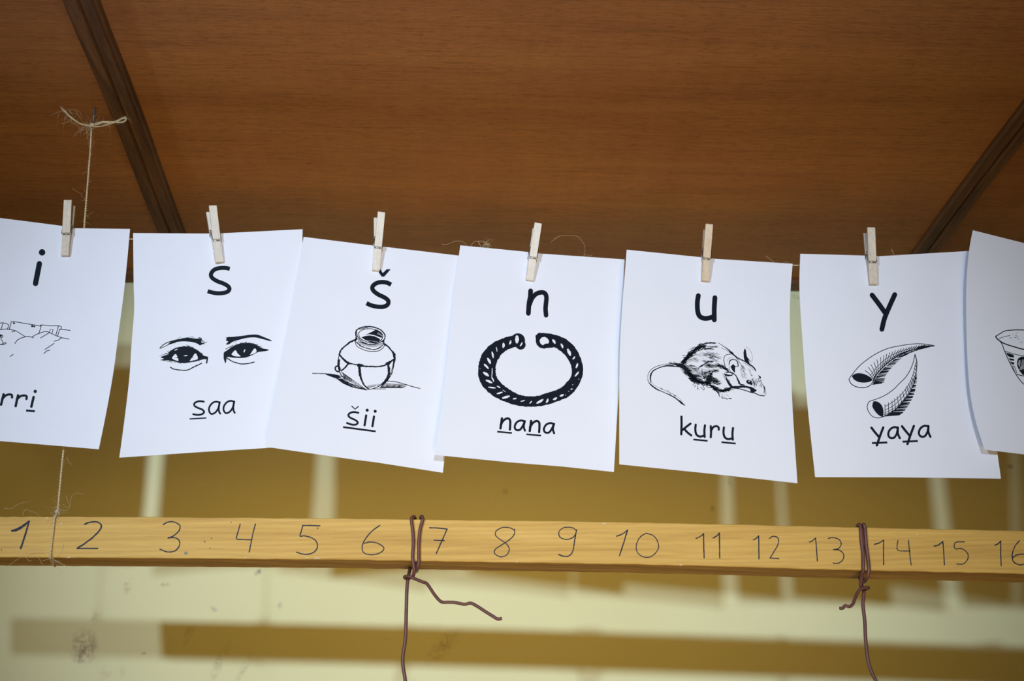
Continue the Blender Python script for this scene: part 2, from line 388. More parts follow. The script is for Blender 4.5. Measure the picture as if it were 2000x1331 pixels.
# --- card s
root, D = make_card('s', 'white card with the letter s above a drawn pair of eyes and the word saa')
p = Print(D).set((380, 390), 6.66)
p.st([(458, 903), (400, 890), (320, 893), (255, 915), (215, 965), (225, 1015), (290, 1060), (380, 1095), (437, 1130), (453, 1165), (430, 1198), (380, 1215), (300, 1220), (230, 1210), (170, 1193)], 54, cap='', n=6)
p.done('printed_letter', root)
p = Print(D).set((230, 600), 4.438)
p.poly([(430, 325), (480, 290), (540, 278), (600, 265), (650, 272), (690, 277), (730, 270), (722, 295), (735, 312), (780, 300), (740, 320), (712, 332), (690, 318), (650, 305), (610, 300), (560, 298), (500, 306)], smooth=3)
p.st([(365, 358), (385, 335), (430, 308), (490, 290)], 7); p.st([(370, 358), (400, 345), (450, 322), (500, 308)], 5)
p.poly([(368, 440), (420, 410), (450, 385), (500, 355), (570, 342), (640, 350), (700, 380), (740, 420), (782, 432), (775, 455), (750, 452), (700, 465), (640, 478), (570, 487), (520, 480), (470, 468), (420, 462), (368, 462), (400, 448)], smooth=3)
p.poly([(470, 440), (490, 415), (505, 410), (520, 440), (525, 467), (495, 460), (475, 450)], True, 3); p.poly([(622, 470), (650, 430), (672, 402), (690, 425), (692, 452), (660, 462)], True, 3)
p.poly([(570, 426), (585, 419), (603, 418), (603, 423), (585, 428), (575, 431)], True, 3)
p.st([(776, 435), (775, 460), (768, 490)], 12, cap=''); p.st([(457, 523), (490, 540), (560, 548), (610, 545), (670, 515), (728, 488)], 9, rag=.3)
p.poly([(945, 262), (1000, 258), (1080, 250), (1150, 240), (1210, 240), (1260, 258), (1330, 288), (1322, 296), (1250, 277), (1190, 264), (1120, 268), (1050, 285), (1000, 300), (960, 325), (938, 322), (958, 300), (940, 292)], smooth=3)
p.poly([(918, 425), (920, 395), (950, 375), (990, 345), (1040, 325), (1060, 315), (1100, 312), (1150, 312), (1195, 325), (1240, 355), (1310, 370), (1280, 383), (1220, 390), (1180, 410), (1130, 432), (1080, 442), (1000, 440), (950, 434), (940, 470), (935, 487), (928, 480), (918, 445)], smooth=3)
p.poly([(985, 410), (1010, 380), (1025, 378), (1040, 405), (1065, 428), (1010, 426)], True, 3); p.poly([(1145, 415), (1165, 385), (1185, 360), (1200, 370), (1200, 392), (1170, 408)], True, 3)
p.poly([(1090, 388), (1098, 370), (1106, 370), (1096, 395)], True, 3)
p.st([(935, 365), (965, 350), (1000, 332)], 5); p.st([(390, 425), (440, 405)], 5, white=True); p.st([(495, 375), (515, 366)], 7, white=True)
p.st([(950, 445), (1000, 475), (1070, 493), (1130, 490), (1182, 478)], 9, rag=.3); p.fur([(950, 268), (1000, 275), (1050, 268)], 16, 18, 30, -15, 4); p.fur([(500, 288), (600, 280), (700, 290)], 22, 16, 40, -12, 4)
p.fur([(380, 430), (450, 388), (560, 345), (640, 350), (730, 410)], 60, 9, 22, -20, 5, 40); p.fur([(940, 385), (1040, 322), (1150, 312), (1240, 352)], 50, 9, 22, -20, 5, 40); p.fur([(400, 462), (560, 484), (700, 464)], 30, 6, 18, 0, 4); p.fur([(620, 272), (700, 285), (735, 300)], 24, 22, 34, 10, 5)
p.done('printed_picture', root)
p = Print(D).set((230, 600), 4.438)
p.st([(752, 822), (705, 817), (668, 832), (664, 855), (690, 873), (732, 890), (748, 912), (728, 930), (690, 936), (648, 928)], 17, cap=''); p.st([(622, 971), (768, 962)], 11, cap='')
for dx, dy in ((0, 0), (126, -7)):
    p.st([(882+dx, 828+dy), (850+dx, 821+dy), (818+dx, 835+dy), (794+dx, 868+dy), (792+dx, 903+dy), (812+dx, 928+dy), (845+dx, 915+dy), (870+dx, 880+dy), (882+dx, 832+dy)], 16)
    p.st([(884+dx, 826+dy), (876+dx, 870+dy), (878+dx, 905+dy), (888+dx, 925+dy)], 16)
p.done('printed_word', root)

# --- card s with caron
root, D = make_card('sh', 'white card with the caron letter š above a drawn bound clay pot')
p = Print(D).set((700, 405), 6.34)
p.st([(405, 960), (350, 934), (280, 928), (215, 945), (175, 985), (183, 1030), (240, 1078), (320, 1117), (365, 1152), (370, 1190), (345, 1220), (290, 1235), (220, 1230), (150, 1213), (100, 1188)], 54, cap='', n=6)
p.poly([(225, 765), (285, 858), (318, 862), (400, 768), (350, 768), (302, 815), (266, 760)]); p.done('printed_letter', root)
p = Print(D).set((600, 630), 8.696); p.heavy = 1.22
p.st([(838, 290), (832, 240), (822, 190), (835, 140), (880, 103), (960, 78), (1050, 72), (1150, 87), (1240, 125), (1300, 180), (1322, 230), (1308, 290), (1280, 325)], 16, rag=.3)
p.st([(870, 190), (900, 150), (970, 118), (1060, 108), (1160, 125), (1240, 165), (1283, 220), (1270, 280), (1230, 320), (1170, 345), (1080, 350), (980, 320), (900, 270), (868, 190)], 10, rag=.3)
p.st([(838, 160), (850, 230), (900, 300), (960, 340), (1040, 372), (1150, 368), (1230, 342), (1300, 300)], 12, rag=.4)
p.st([(835, 255), (880, 310), (950, 350), (1040, 378)], 7); p.st([(828, 262), (826, 300), (812, 322)], 16); p.st([(1300, 300), (1302, 365)], 16)
p.st([(835, 332), (880, 380), (950, 420), (1050, 450), (1150, 460), (1230, 430), (1290, 380)], 13, rag=.5); p.st([(815, 330), (840, 400), (920, 450), (1020, 485), (1110, 492), (1210, 485), (1280, 440), (1318, 385)], 9)
p.poly([(920, 255), (980, 233), (1060, 223), (1140, 235), (1230, 278), (1240, 302), (1190, 340), (1090, 345), (1000, 310)]); p.poly([(990, 212), (1060, 180), (1165, 125), (1240, 165), (1283, 225), (1262, 265), (1200, 240), (1120, 212), (1050, 202)])
for k in range(7): p.st([(1195+k*13, 200+k*6), (1207+k*13, 172+k*9)], 4, white=True, cap='')
for k in range(9): p.st([(1000+k*22, 300+k*3), (1012+k*22, 308+k*3)], 4, white=True, cap='')
for k in range(30):
    t = k/29; x = 860+t*420; y = 335+math.sin(t*math.pi*.85)*62-t*10
    p.st([(x, y-14), (x+12, y-2), (x+2, y+9)], 5, n=2); p.st([(x+4, y+22), (x+14, y+28)], 6, cap='')
for k in range(12): x = 850+k*8; p.st([(885+k*13, 128-k*3.5), (897+k*13, 108-k*3)], 6, cap='')
p.st([(825, 295), (750, 325), (660, 388), (590, 455), (555, 520), (545, 550)], 24, rag=.35); p.st([(590, 465), (562, 540)], 4, white=True)
p.st([(545, 550), (527, 640), (520, 720), (535, 800), (550, 850), (600, 925), (700, 1025), (830, 1100), (950, 1128), (1060, 1137), (1150, 1115), (1260, 1060), (1340, 995)], 11, rag=.3)
p.st([(1310, 368, 24), (1370, 408, 20), (1430, 478, 18), (1470, 530, 34), (1483, 600, 34), (1472, 700, 18), (1455, 800, 14), (1420, 900, 12), (1350, 995, 16), (1270, 1060, 14)], 18, rag=.25)
p.st([(555, 560), (620, 630, 26), (700, 690, 28), (780, 708, 14), (850, 725, 18), (950, 745), (1100, 752), (1250, 747), (1350, 715), (1420, 665), (1475, 625)], 20, rag=.25)
p.poly([(845, 712), (870, 700), (955, 716), (950, 748), (900, 765), (848, 750)]); p.poly([(1322, 690), (1370, 672), (1410, 648), (1430, 680), (1395, 722), (1345, 718)]); p.poly([(655, 660), (745, 690), (720, 712), (680, 712)])
p.st([(885, 745, 30), (895, 860, 38), (920, 970, 26), (970, 1070, 20), (1050, 1137, 14)], 28, rag=.2); p.st([(1372, 715, 24), (1388, 800, 34), (1382, 900, 34), (1340, 990, 40), (1275, 1055, 26)], 26, rag=.25)
p.st([(700, 705), (640, 770), (580, 825)], 20, rag=.3); p.st([(1465, 640), (1450, 750), (1410, 880), (1385, 910)], 7); p.st([(545, 640), (535, 730), (545, 800)], 24, rag=.3)
p.st([(512, 742), (482, 758), (478, 800), (505, 832), (540, 835), (558, 800), (545, 755)], 20)
p.st([(90, 866), (240, 870), (400, 880), (530, 903), (590, 925)], 10, rag=.3); p.st([(1360, 1000), (1500, 1010), (1640, 1047), (1800, 1095), (1920, 1126)], 10, rag=.3)
p.poly([(300, 878), (420, 885), (530, 905), (560, 925), (580, 945), (520, 955), (470, 935), (420, 925), (345, 900)]); p.poly([(500, 960), (600, 955), (640, 990), (700, 1040), (800, 1100), (900, 1125), (1000, 1140), (1020, 1158), (880, 1130), (760, 1105), (650, 1060), (600, 1035)])
for k in range(20): p.st([(570+k*21, 850+k*14.5+random.uniform(0, 8)), (615+k*19, 868+k*13), (612+k*19, 935+k*11)][::-1], 14 if k < 8 else 8, rag=.4, taper=.6)
for k in range(14): p.st([(1020+k*18, 1125-k*5), (1030+k*18, 1070-k*2.5)], 9 if k < 8 else 6, taper=.5, cap='')
for k in range(24): x = 1260+k*16; p.st([(x-30, 1112), (x, 1088-6*math.sin(k)), (x+30, 1030+k*1.2)], 9, rag=.4, taper=.4, n=3)
p.st([(1250, 1098), (1400, 1105), (1500, 1110), (1620, 1108), (1675, 1075)], 10, rag=.5); p.st([(1130, 1132), (1330, 1130)], 8, rag=.4)
for k in range(26): x = 320+k*25; y = 885+k*9; p.st([(x, y), (x+30, y+14+k*.7)], 8, cap='')
p.done('printed_picture', root)
p = Print(D).set((590, 600), 3.916)
p.st([(436, 812), (400, 804), (367, 811), (354, 830), (370, 848), (408, 866), (426, 884), (413, 899), (385, 901), (338, 886)], 15, cap=''); p.st([(378, 757), (405, 782), (432, 760)], 9, cap='', smooth=False)
p.st([(490, 830), (478, 905)], 17); p.disc((498, 790), 12); p.st([(550, 838), (538, 913)], 17); p.disc((559, 798), 12); p.st([(313, 919), (563, 952)], 14, cap='')
p.done('printed_word', root)

# --- card n
root, D = make_card('n', 'white card with the letter n above a thick black open bracelet drawing')
p = Print(D).set((1000, 430), 6.66)
p.st([(242, 922), (238, 1000), (222, 1080), (213, 1215)], 62); p.st([(228, 1100), (260, 1020), (315, 962), (380, 942), (428, 955), (448, 1010), (440, 1100), (436, 1160), (443, 1240)], 60); p.done('printed_letter', root)
p = Print(D).set((890, 620), 5.119)
p.st([(565, 245, 120), (500, 265, 122), (430, 305, 140), (370, 360, 158), (330, 430, 168), (312, 510, 175), (318, 590, 175), (350, 660, 165), (410, 720, 150), (480, 765, 138), (560, 805, 120), (650, 835, 108), (740, 843, 104),
      (830, 838, 106), (920, 815, 112), (1010, 785, 112), (1090, 750, 115), (1150, 695, 118), (1195, 630, 108), (1215, 560, 112), (1213, 490, 116), (1190, 420, 120), (1150, 350, 126), (1090, 290, 130), (1020, 248, 122), (950, 235, 138), (878, 235, 158)], 110, rag=.05, n=6)
p.disc((622, 232), 72, n=18); p.disc((650, 275), 50); p.poly([(830, 155), (960, 165), (970, 200), (800, 220), (797, 185)])
for a in ((612, 195, 612, 250, 40), (664, 255, 645, 288, 15), (550, 238, 540, 268, 20), (478, 265, 475, 300, 26), (405, 300, 413, 343, 8), (364, 350, 375, 405, 18), (322, 415, 345, 460, 26), (288, 473, 325, 512, 20), (283, 555, 325, 585, 28),
          (308, 632, 360, 655, 24), (330, 700, 395, 708, 15), (415, 765, 465, 750, 16), (472, 808, 535, 790, 24), (577, 817, 605, 812, 15), (652, 842, 690, 832, 10), (742, 860, 758, 840, 12), (815, 858, 870, 825, 24), (908, 852, 922, 820, 20),
          (980, 822, 1008, 808, 22), (1046, 788, 1075, 776, 20), (1152, 722, 1166, 716, 12), (1195, 588, 1228, 548, 17), (1205, 503, 1218, 465, 20), (1173, 417, 1190, 396, 16), (1122, 325, 1145, 378, 30), (1055, 270, 1070, 305, 20),
          (973, 230, 992, 258, 26), (365, 510, 360, 598, 8), (360, 600, 380, 642, 14), (415, 690, 445, 705, 12), (470, 728, 498, 748, 5), (1096, 780, 1100, 776, 6), (1228, 620, 1232, 618, 8), (1168, 676, 1172, 674, 7), (1128, 742, 1132, 740, 7), (242, 515, 246, 515, 6)):
    p.st([(a[0], a[1], a[4]*.7), ((a[0]+a[2])/2+2, (a[1]+a[3])/2, a[4]), (a[2], a[3], a[4]*.6)], a[4], white=True, rag=.12, n=3)
p.poly([(843, 222), (862, 202), (890, 196), (918, 212), (934, 240), (928, 262), (895, 264), (872, 281), (850, 266), (840, 244)], True)
p.done('printed_picture', root)
p = Print(D).set((890, 620), 5.119)
for dx, dy in ((0, 0), (292, 26)):
    p.st([(462+dx, 1012+dy), (456+dx, 1060+dy), (448+dx, 1112+dy)], 24); p.st([(450+dx, 1078+dy), (478+dx, 1033+dy), (518+dx, 1012+dy), (543+dx, 1030+dy), (545+dx, 1080+dy), (542+dx, 1124+dy)], 23)
    p.st([(415+dx, 1145+dy), (562+dx, 1158+dy)], 17, cap='')
    p.st([(690+dx, 1042+dy), (652+dx, 1033+dy), (612+dx, 1050+dy), (590+dx, 1092+dy), (602+dx, 1125+dy), (640+dx, 1127+dy), (668+dx, 1092+dy), (688+dx, 1048+dy)], 21); p.st([(692+dx, 1040+dy), (680+dx, 1090+dy), (692+dx, 1135+dy)], 21)
p.done('printed_word', root)

# --- card u
root, D = make_card('u', 'white card with the letter u above a crouching mouse drawing')
p = Print(D).set((1330, 430), 6.34)
p.st([(215, 937), (203, 1020), (206, 1120), (226, 1185), (275, 1216), (330, 1218), (385, 1203)], 60); p.st([(420, 962), (413, 1080), (412, 1180), (413, 1238)], 60); p.done('printed_letter', root)
p = Print(D).set((1250, 660), 9.507)
p.st([(780, 490), (680, 478), (580, 482), (450, 497), (340, 522), (250, 562), (190, 612), (152, 680), (143, 760), (168, 840), (235, 912), (320, 970)], 9, rag=.5)
p.st([(760, 545, 20), (650, 532, 18), (540, 522, 26), (440, 532, 20), (340, 565, 16), (250, 612, 20), (205, 680, 26), (192, 760, 24), (205, 830, 14)], 16, rag=.2)
p.st([(165, 830, 10), (230, 895, 18), (320, 960, 20), (430, 1010, 12), (540, 1060, 16), (640, 1110, 22), (700, 1155, 20), (770, 1210, 34), (838, 1262, 8)], 14, rag=.2)
p.st([(215, 830), (290, 900), (400, 950), (520, 1005), (620, 1050), (720, 1120), (780, 1180)], 5, rag=.6); p.fur([(560, 480), (660, 490), (760, 510)], 60, 30, 60, 10, 9)
p.fur([(560, 1050), (640, 1080)], 12, 20, 40, 30, 5); p.fur([(400, 950), (520, 1000)], 14, 16, 60, 26, 3)
p.poly([(640, 490), (790, 490), (850, 540), (930, 600), (920, 650), (850, 620), (780, 560), (700, 540)])
p.fur([(790, 470), (860, 390), (960, 290), (1060, 200), (1180, 150)], 240, 48, 75, -28, 13); p.fur([(810, 440), (900, 340), (1000, 240), (1100, 180)], 90, 26, 60, -35, 17)
p.fur([(1180, 120), (1280, 95), (1400, 100)], 34, 10, 60, -4, 13); p.fur([(1210, 210), (1290, 200), (1360, 205)], 20, 22, 70, -5, 12)
p.fur([(800, 520), (850, 590), (900, 660), (960, 740), (1050, 800), (1180, 835), (1260, 830)], 260, 50, 80, 18, 15); p.fur([(830, 560), (900, 630), (960, 740), (1060, 805), (1180, 832)], 110, 28, 60, 25, 19)
p.fur([(850, 470), (950, 560), (1000, 660), (1060, 740)], 60, 70, 90, 4, 8); p.fur([(900, 420), (980, 390), (1070, 400)], 26, 40, 80, 2, 7)
p.st([(1320, 435, 12), (1230, 470, 18), (1150, 520, 28), (1090, 560, 14), (1085, 600, 6)], 18, rag=.4); p.st([(1150, 430), (1250, 435), (1330, 437)], 10, rag=.5); p.st([(1150, 570, 8), (1150, 640, 14), (1165, 700, 12), (1195, 745, 30)], 14, rag=.5)
p.st([(1345, 640, 18), (1310, 700, 34), (1290, 780, 26), (1250, 830, 34)], 26, rag=.5); p.fur([(1180, 650), (1260, 640), (1340, 600)], 40, 50, 90, 0, 7); p.fur([(1200, 720), (1300, 760), (1400, 800)], 60, 60, 110, 6, 10)
p.fur([(1250, 300), (1320, 360), (1400, 400)], 40, 60, 80, 10, 6); p.fur([(1280, 500), (1400, 520)], 22, 50, 110, 8, 5); p.fur([(900, 620), (1000, 720), (1100, 780)], 60, 50, 90, 8, 10)
p.fur([(1050, 330), (1200, 320), (1330, 330)], 30, 60, 70, -4, 5); p.fur([(1000, 520), (1080, 640), (1130, 720)], 40, 50, 90, 6, 6)
for s_ in ([(1015, 838), (980, 885)], [(1035, 880), (1015, 915)], [(1070, 895), (1068, 955), (1090, 945)], [(1125, 915), (1180, 970)], [(1160, 880), (1195, 950), (1175, 975)]): p.st(s_, 9, rag=.3)
p.set((1380, 660), 10.238)
p.fur([(0, 340), (120, 350), (220, 380)], 46, 70, 110, 12, 6); p.fur([(20, 180), (140, 170), (220, 170)], 20, 26, 80, 0, 8); p.fur([(0, 560), (150, 560), (330, 590)], 50, 34, 110, 14, 8)
p.fur([(230, 540), (330, 590), (400, 640)], 40, 26, 110, 26, 12); p.fur([(0, 480), (80, 475)], 12, 14, 110, 2, 14); p.fur([(30, 680), (160, 650), (210, 660)], 26, 26, 90, 0, 9)
p.fur([(60, 740), (90, 800), (60, 860)], 50, 50, 60, 0, 14); p.fur([(60, 830), (160, 870), (220, 920)], 50, 46, 150, 4, 10)
p.fur([(0, 880), (100, 960), (200, 1030), (300, 1060), (400, 1040), (490, 1005)], 130, 30, 90, 12, 17)
p.st([(20, 900, 20), (130, 1000, 30), (230, 1100, 22), (262, 1185, 12)], 22, rag=.25); p.st([(240, 1060, 40), (320, 1070, 44), (410, 1045, 36), (505, 998, 14)], 30, rag=.25)
for s_, w_ in (([(298, 1185), (330, 1215)], 16), ([(352, 1205), (420, 1230)], 13), ([(445, 1215), (495, 1220)], 18), ([(300, 1125), (350, 1200)], 5), ([(380, 1130), (440, 1170)], 4)): p.st(s_, w_, rag=.2)
p.st([(240, 105, 8), (330, 165, 12), (430, 235, 18), (500, 300, 34), (560, 355, 22), (620, 400, 20), (690, 440, 18), (760, 475, 12)], 22, rag=.35); p.st([(300, 200), (350, 240)], 7); p.st([(370, 230), (470, 300), (560, 370), (640, 440)], 9, rag=.4)
p.st([(500, 325), (420, 335), (362, 370), (345, 430), (355, 510), (380, 590), (440, 675)], 12, rag=.25)
p.st([(450, 535, 14), (465, 470, 22), (510, 437, 18), (580, 445, 16), (620, 495, 22), (632, 575, 16)], 20, rag=.25); p.poly([(478, 580), (530, 525), (575, 570), (632, 575), (570, 590), (568, 708), (530, 670), (498, 620)])
p.st([(555, 345), (625, 450), (700, 560), (725, 615)], 9, rag=.4); p.st([(420, 470), (430, 430), (470, 398), (530, 402)], 5); p.st([(450, 560), (455, 620), (480, 660)], 6)
p.poly([(760, 215), (738, 290), (745, 400), (765, 480), (870, 545), (878, 460), (835, 415), (808, 380), (795, 310), (785, 240)]); p.st([(850, 450), (862, 510)], 14, white=True)
p.st([(790, 180), (860, 240), (903, 320), (913, 400), (905, 495)], 5, rag=.4)
p.st([(650, 428, 12), (700, 440, 18), (760, 470, 14), (850, 540, 14), (930, 590, 16), (985, 665, 14)], 14, rag=.35); p.st([(880, 540), (950, 600), (985, 660)], 18, rag=.2); p.st([(740, 500), (840, 560), (940, 650)], 6, rag=.5)
p.poly([(1028, 738), (1045, 755), (1085, 780), (1088, 800), (1068, 832), (1055, 800)]); p.st([(1080, 850), (1110, 920), (1140, 960)], 8, rag=.5); p.st([(1140, 960, 16), (1158, 1030, 18), (1148, 1112, 12)], 14, rag=.3); p.st([(1160, 980), (1185, 1090), (1182, 1150)], 7)
p.st([(500, 985, 30), (620, 985, 44), (750, 980, 40), (880, 1005, 46), (990, 1055, 26)], 36, rag=.25); p.st([(510, 1005), (640, 1020), (760, 1050), (870, 1088), (960, 1108), (1060, 1152), (1155, 1162)], 18, rag=.1); p.st([(790, 1015), (860, 1040)], 26, white=True, rag=.2)
p.poly([(870, 1020), (950, 1030), (990, 1070), (940, 1100), (880, 1080)])
p.st([(380, 690, 18), (480, 695, 30), (560, 735, 22), (600, 780, 18), (640, 870, 34), (665, 925, 30), (760, 950, 16)], 22, rag=.4); p.st([(395, 830, 26), (450, 910, 52), (505, 985, 46)], 45, rag=.25)
p.st([(350, 722, 12), (430, 755, 40), (520, 745, 16)], 22, rag=.3); p.st([(330, 615), (380, 640), (430, 672)], 16, rag=.3); p.fur([(360, 750), (410, 830), (450, 880)], 30, 26, 60, 50, 9)
p.poly([(790, 880), (805, 850), (840, 840), (885, 860), (912, 905), (918, 955), (860, 935), (810, 915)]); p.disc((850, 874), 13, True)
p.fur([(740, 600), (760, 680), (790, 780)], 26, 60, 70, 65, 7); p.fur([(860, 680), (900, 760)], 10, 30, 60, 60, 7); p.fur([(680, 640), (700, 720), (730, 800)], 10, 20, 60, 68, 6)
p.fur([(930, 840), (950, 920), (1000, 900), (1040, 820)], 40, 50, 50, 80, 9); p.st([(915, 820), (935, 880), (950, 945)], 16, rag=.4); p.fur([(1060, 880), (1090, 960)], 16, 40, 40, 60, 6)
p.done('printed_picture', root)
p = Print(D).set((1230, 640), 5.545)
p.st([(560, 967), (561, 1060), (558, 1158)], 25); p.st([(658, 1042), (615, 1075), (570, 1112)], 24); p.st([(588, 1097), (625, 1138), (666, 1170)], 24)
p.st([(714, 1054), (710, 1110), (722, 1160), (758, 1182), (808, 1172)], 24); p.st([(814, 1060), (808, 1120), (811, 1186)], 24); p.st([(688, 1214), (843, 1229)], 19, cap='')
p.st([(877, 1070), (880, 1130), (877, 1190)], 24); p.st([(882, 1118), (905, 1080), (940, 1070), (962, 1084), (964, 1108)], 23)
p.st([(1019, 1084), (1015, 1140), (1028, 1188), (1064, 1210), (1112, 1200)], 24); p.st([(1118, 1090), (1112, 1150), (1116, 1216)], 24); p.st([(993, 1243), (1148, 1258)], 19, cap='')
p.done('printed_word', root)

# --- card y
root, D = make_card('y', 'white card with the letter y above two hatched animal horns')
p = Print(D).set((1660, 435), 6.05)
p.st([(262, 857), (340, 960), (412, 1062)], 58); p.st([(530, 852), (470, 985), (410, 1130), (378, 1262)], 58); p.done('printed_letter', root)
p = Print(D).set((1620, 640), 5.119)
up = [(195, 520), (220, 480), (300, 385), (400, 305), (500, 245), (600, 205), (700, 185), (800, 168), (900, 163), (980, 170), (1050, 183)]
lo = [(437, 535), (470, 470), (530, 402), (620, 325), (720, 265), (830, 225), (930, 200), (1050, 184)]
p.st(up, 7); p.st([(195, 520), (215, 560), (260, 590), (330, 602), (390, 590), (425, 560), (440, 530)], 8); p.st(lo, 13, taper=.3)
p.poly([(222, 485), (260, 462), (310, 458), (370, 475), (427, 515), (410, 540), (350, 552), (290, 545), (245, 520)], smooth=4)
p.st([(403, 485), (460, 415), (540, 335), (640, 268), (740, 230), (860, 200), (1000, 180)], 5); p.st([(418, 500), (480, 425), (560, 350), (650, 288), (750, 245), (880, 208)], 5); p.st([(430, 515), (500, 430), (580, 358), (670, 298), (770, 250)], 4)
ts = [(357, 430), (388, 398), (415, 372), (445, 348), (475, 322), (512, 298), (545, 280), (573, 265), (602, 250), (632, 242), (660, 232), (690, 224), (718, 212), (745, 208), (772, 203), (800, 196), (825, 190), (850, 186), (875, 182), (900, 178), (925, 175), (950, 174)]
loc = catmull(lo, 12)
for i, (x, y) in enumerate(ts):
    q = loc[int(4+i*(len(loc)-8)/len(ts)*.92)]; p.st([(x, y), ((x+q[0])/2+4, (y+q[1])/2-4), q], 6, n=3)
for i in range(34):
    t = i/33; q = loc[int(t*(len(loc)-14))]; L = 95*(1-t)**.7+14
    p.st([(q[0], q[1]+12+10*(1-t)), (q[0]+L, q[1]+random.uniform(-4, 6)+8*(1-t))], 9 if i % 3 else 13, taper=.4, cap='')
p.st([(430, 570), (525, 556)], 9, cap='')
p.poly([(880, 195), (940, 178), (1050, 183), (1000, 197), (900, 222)])
outr = [(855, 270), (873, 340), (870, 420), (855, 520), (820, 620), (770, 700), (700, 780), (620, 850), (540, 892)]
p.st([(855, 270), (840, 340), (810, 420), (760, 500), (700, 560), (640, 620), (570, 670), (500, 705), (435, 728), (395, 745), (378, 790), (390, 840), (430, 890), (490, 905), (540, 892)], 7); p.st(outr, 9)
p.poly([(440, 738), (480, 742), (520, 775), (540, 830), (533, 892), (490, 875), (450, 830), (428, 785)], smooth=4)
for s_ in ([(560, 790), (640, 740), (700, 690), (760, 620), (810, 540), (845, 440), (862, 350)], [(560, 825), (650, 775), (730, 695), (790, 615), (840, 510)], [(550, 855), (650, 805), (740, 725), (810, 615), (855, 480)], [(545, 875), (650, 825), (740, 755)]): p.st(s_, 5)
oc = catmull(outr[::-1], 10)
for i, (x, y) in enumerate([(555, 770), (590, 755), (625, 735), (650, 712), (678, 690), (705, 668), (732, 642), (758, 615), (772, 588), (790, 560), (808, 530), (820, 500), (832, 470), (840, 440), (848, 410), (853, 380)]):
    q = oc[int(3+i*(len(oc)-16)/16)]; p.st([(x, y), q], 6)
for i in range(40):
    t = i/39; q = oc[int(3+t*(len(oc)-30))]; L = 130*(1-t)**1.2+14
    p.st([(q[0]-2, q[1]), (q[0]+L, q[1]-6+random.uniform(-3, 3))], 9 if i % 4 else 14, taper=.4, cap='')
p.done('printed_picture', root)
p = Print(D).set((1620, 640), 5.119)
for dx, dy in ((0, 0), (306, -14)):
    p.st([(420+dx, 1003+dy), (458+dx, 1052+dy), (492+dx, 1092+dy)], 24); p.st([(538+dx, 1000+dy), (506+dx, 1085+dy), (474+dx, 1180+dy)], 24); p.st([(425+dx, 1157+dy), (578+dx, 1150+dy)], 20, cap='')
    p.st([(682+dx, 1003+dy), (643+dx, 998+dy), (603+dx, 1025+dy), (588+dx, 1070+dy), (606+dx, 1103+dy), (645+dx, 1103+dy), (673+dx, 1062+dy), (684+dx, 1008+dy)], 22); p.st([(684+dx, 1000+dy), (684+dx, 1060+dy), (704+dx, 1108+dy)], 22)
p.done('printed_word', root)

# --- card with the bowl
root, D = make_card('bowl', 'white card cut off by the right edge, its drawn bowl half visible')
p = Print(D).set((1920, 620), 8.32); MX = 1190
def both(fn, pts, *a, **k):
    fn(pts, *a, **k); fn([(2*MX-q[0], q[1]+(MX-q[0])*.2)+tuple(q[2:]) for q in pts], *a, **k)
both(p.st, [(205, 310), (280, 265), (350, 225), (450, 210), (666, 208), (MX, 240)], 14); both(p.st, [(205, 310), (230, 350), (310, 410), (420, 455), (540, 490), (666, 522), (MX, 590)], 18)
both(p.st, [(205, 310), (225, 350), (300, 420), (350, 550), (420, 710), (530, 920), (666, 1090), (900, 1230), (MX, 1290)], 13); both(p.st, [(360, 550), (480, 590), (666, 630), (MX, 700)], 10)
for q in ([(372, 572), (500, 612), (502, 655), (430, 648), (395, 620)], [(415, 665), (505, 680), (505, 706), (440, 702)], [(430, 720), (505, 735), (508, 768), (468, 765)]): p.poly(q)
p.st([(480, 790), (512, 800), (550, 910), (500, 850), (480, 790)], 9, smooth=False); both(p.st, [(550, 925), (666, 955), (MX, 1030)], 13)
p.poly([(700, 640), (620, 640), (570, 670), (552, 730), (556, 790), (590, 870), (640, 930), (700, 965), (780, 940), (800, 800), (770, 680)])
for k in range(9): p.st([(590+k*18, 860-k*4), (620+k*18, 790-k*8), (640+k*20, 690)], 5, white=True, rag=.4)
for k in range(4): p.st([(572+k*7, 770+k*14), (585+k*7, 700)], 4, white=True, rag=.4)
p.st([(260, 345), (340, 320), (440, 295)], 9, rag=.3)
for a, b in (((430, 335), (475, 338)), ((600, 403), (645, 402)), ((525, 297), (550, 295)), ((530, 258), (560, 257)), ((480, 276), (495, 276)), ((510, 330), (570, 320)), ((560, 358), (590, 356))): p.st([a, b], 6, rag=.4)
p.done('printed_picture', root)
make_card('off_left', 'plain card back beyond the left edge of the picture, overlapping the letter i card')
make_card('off_right', 'plain card back beyond the right edge of the picture, past the bowl card')

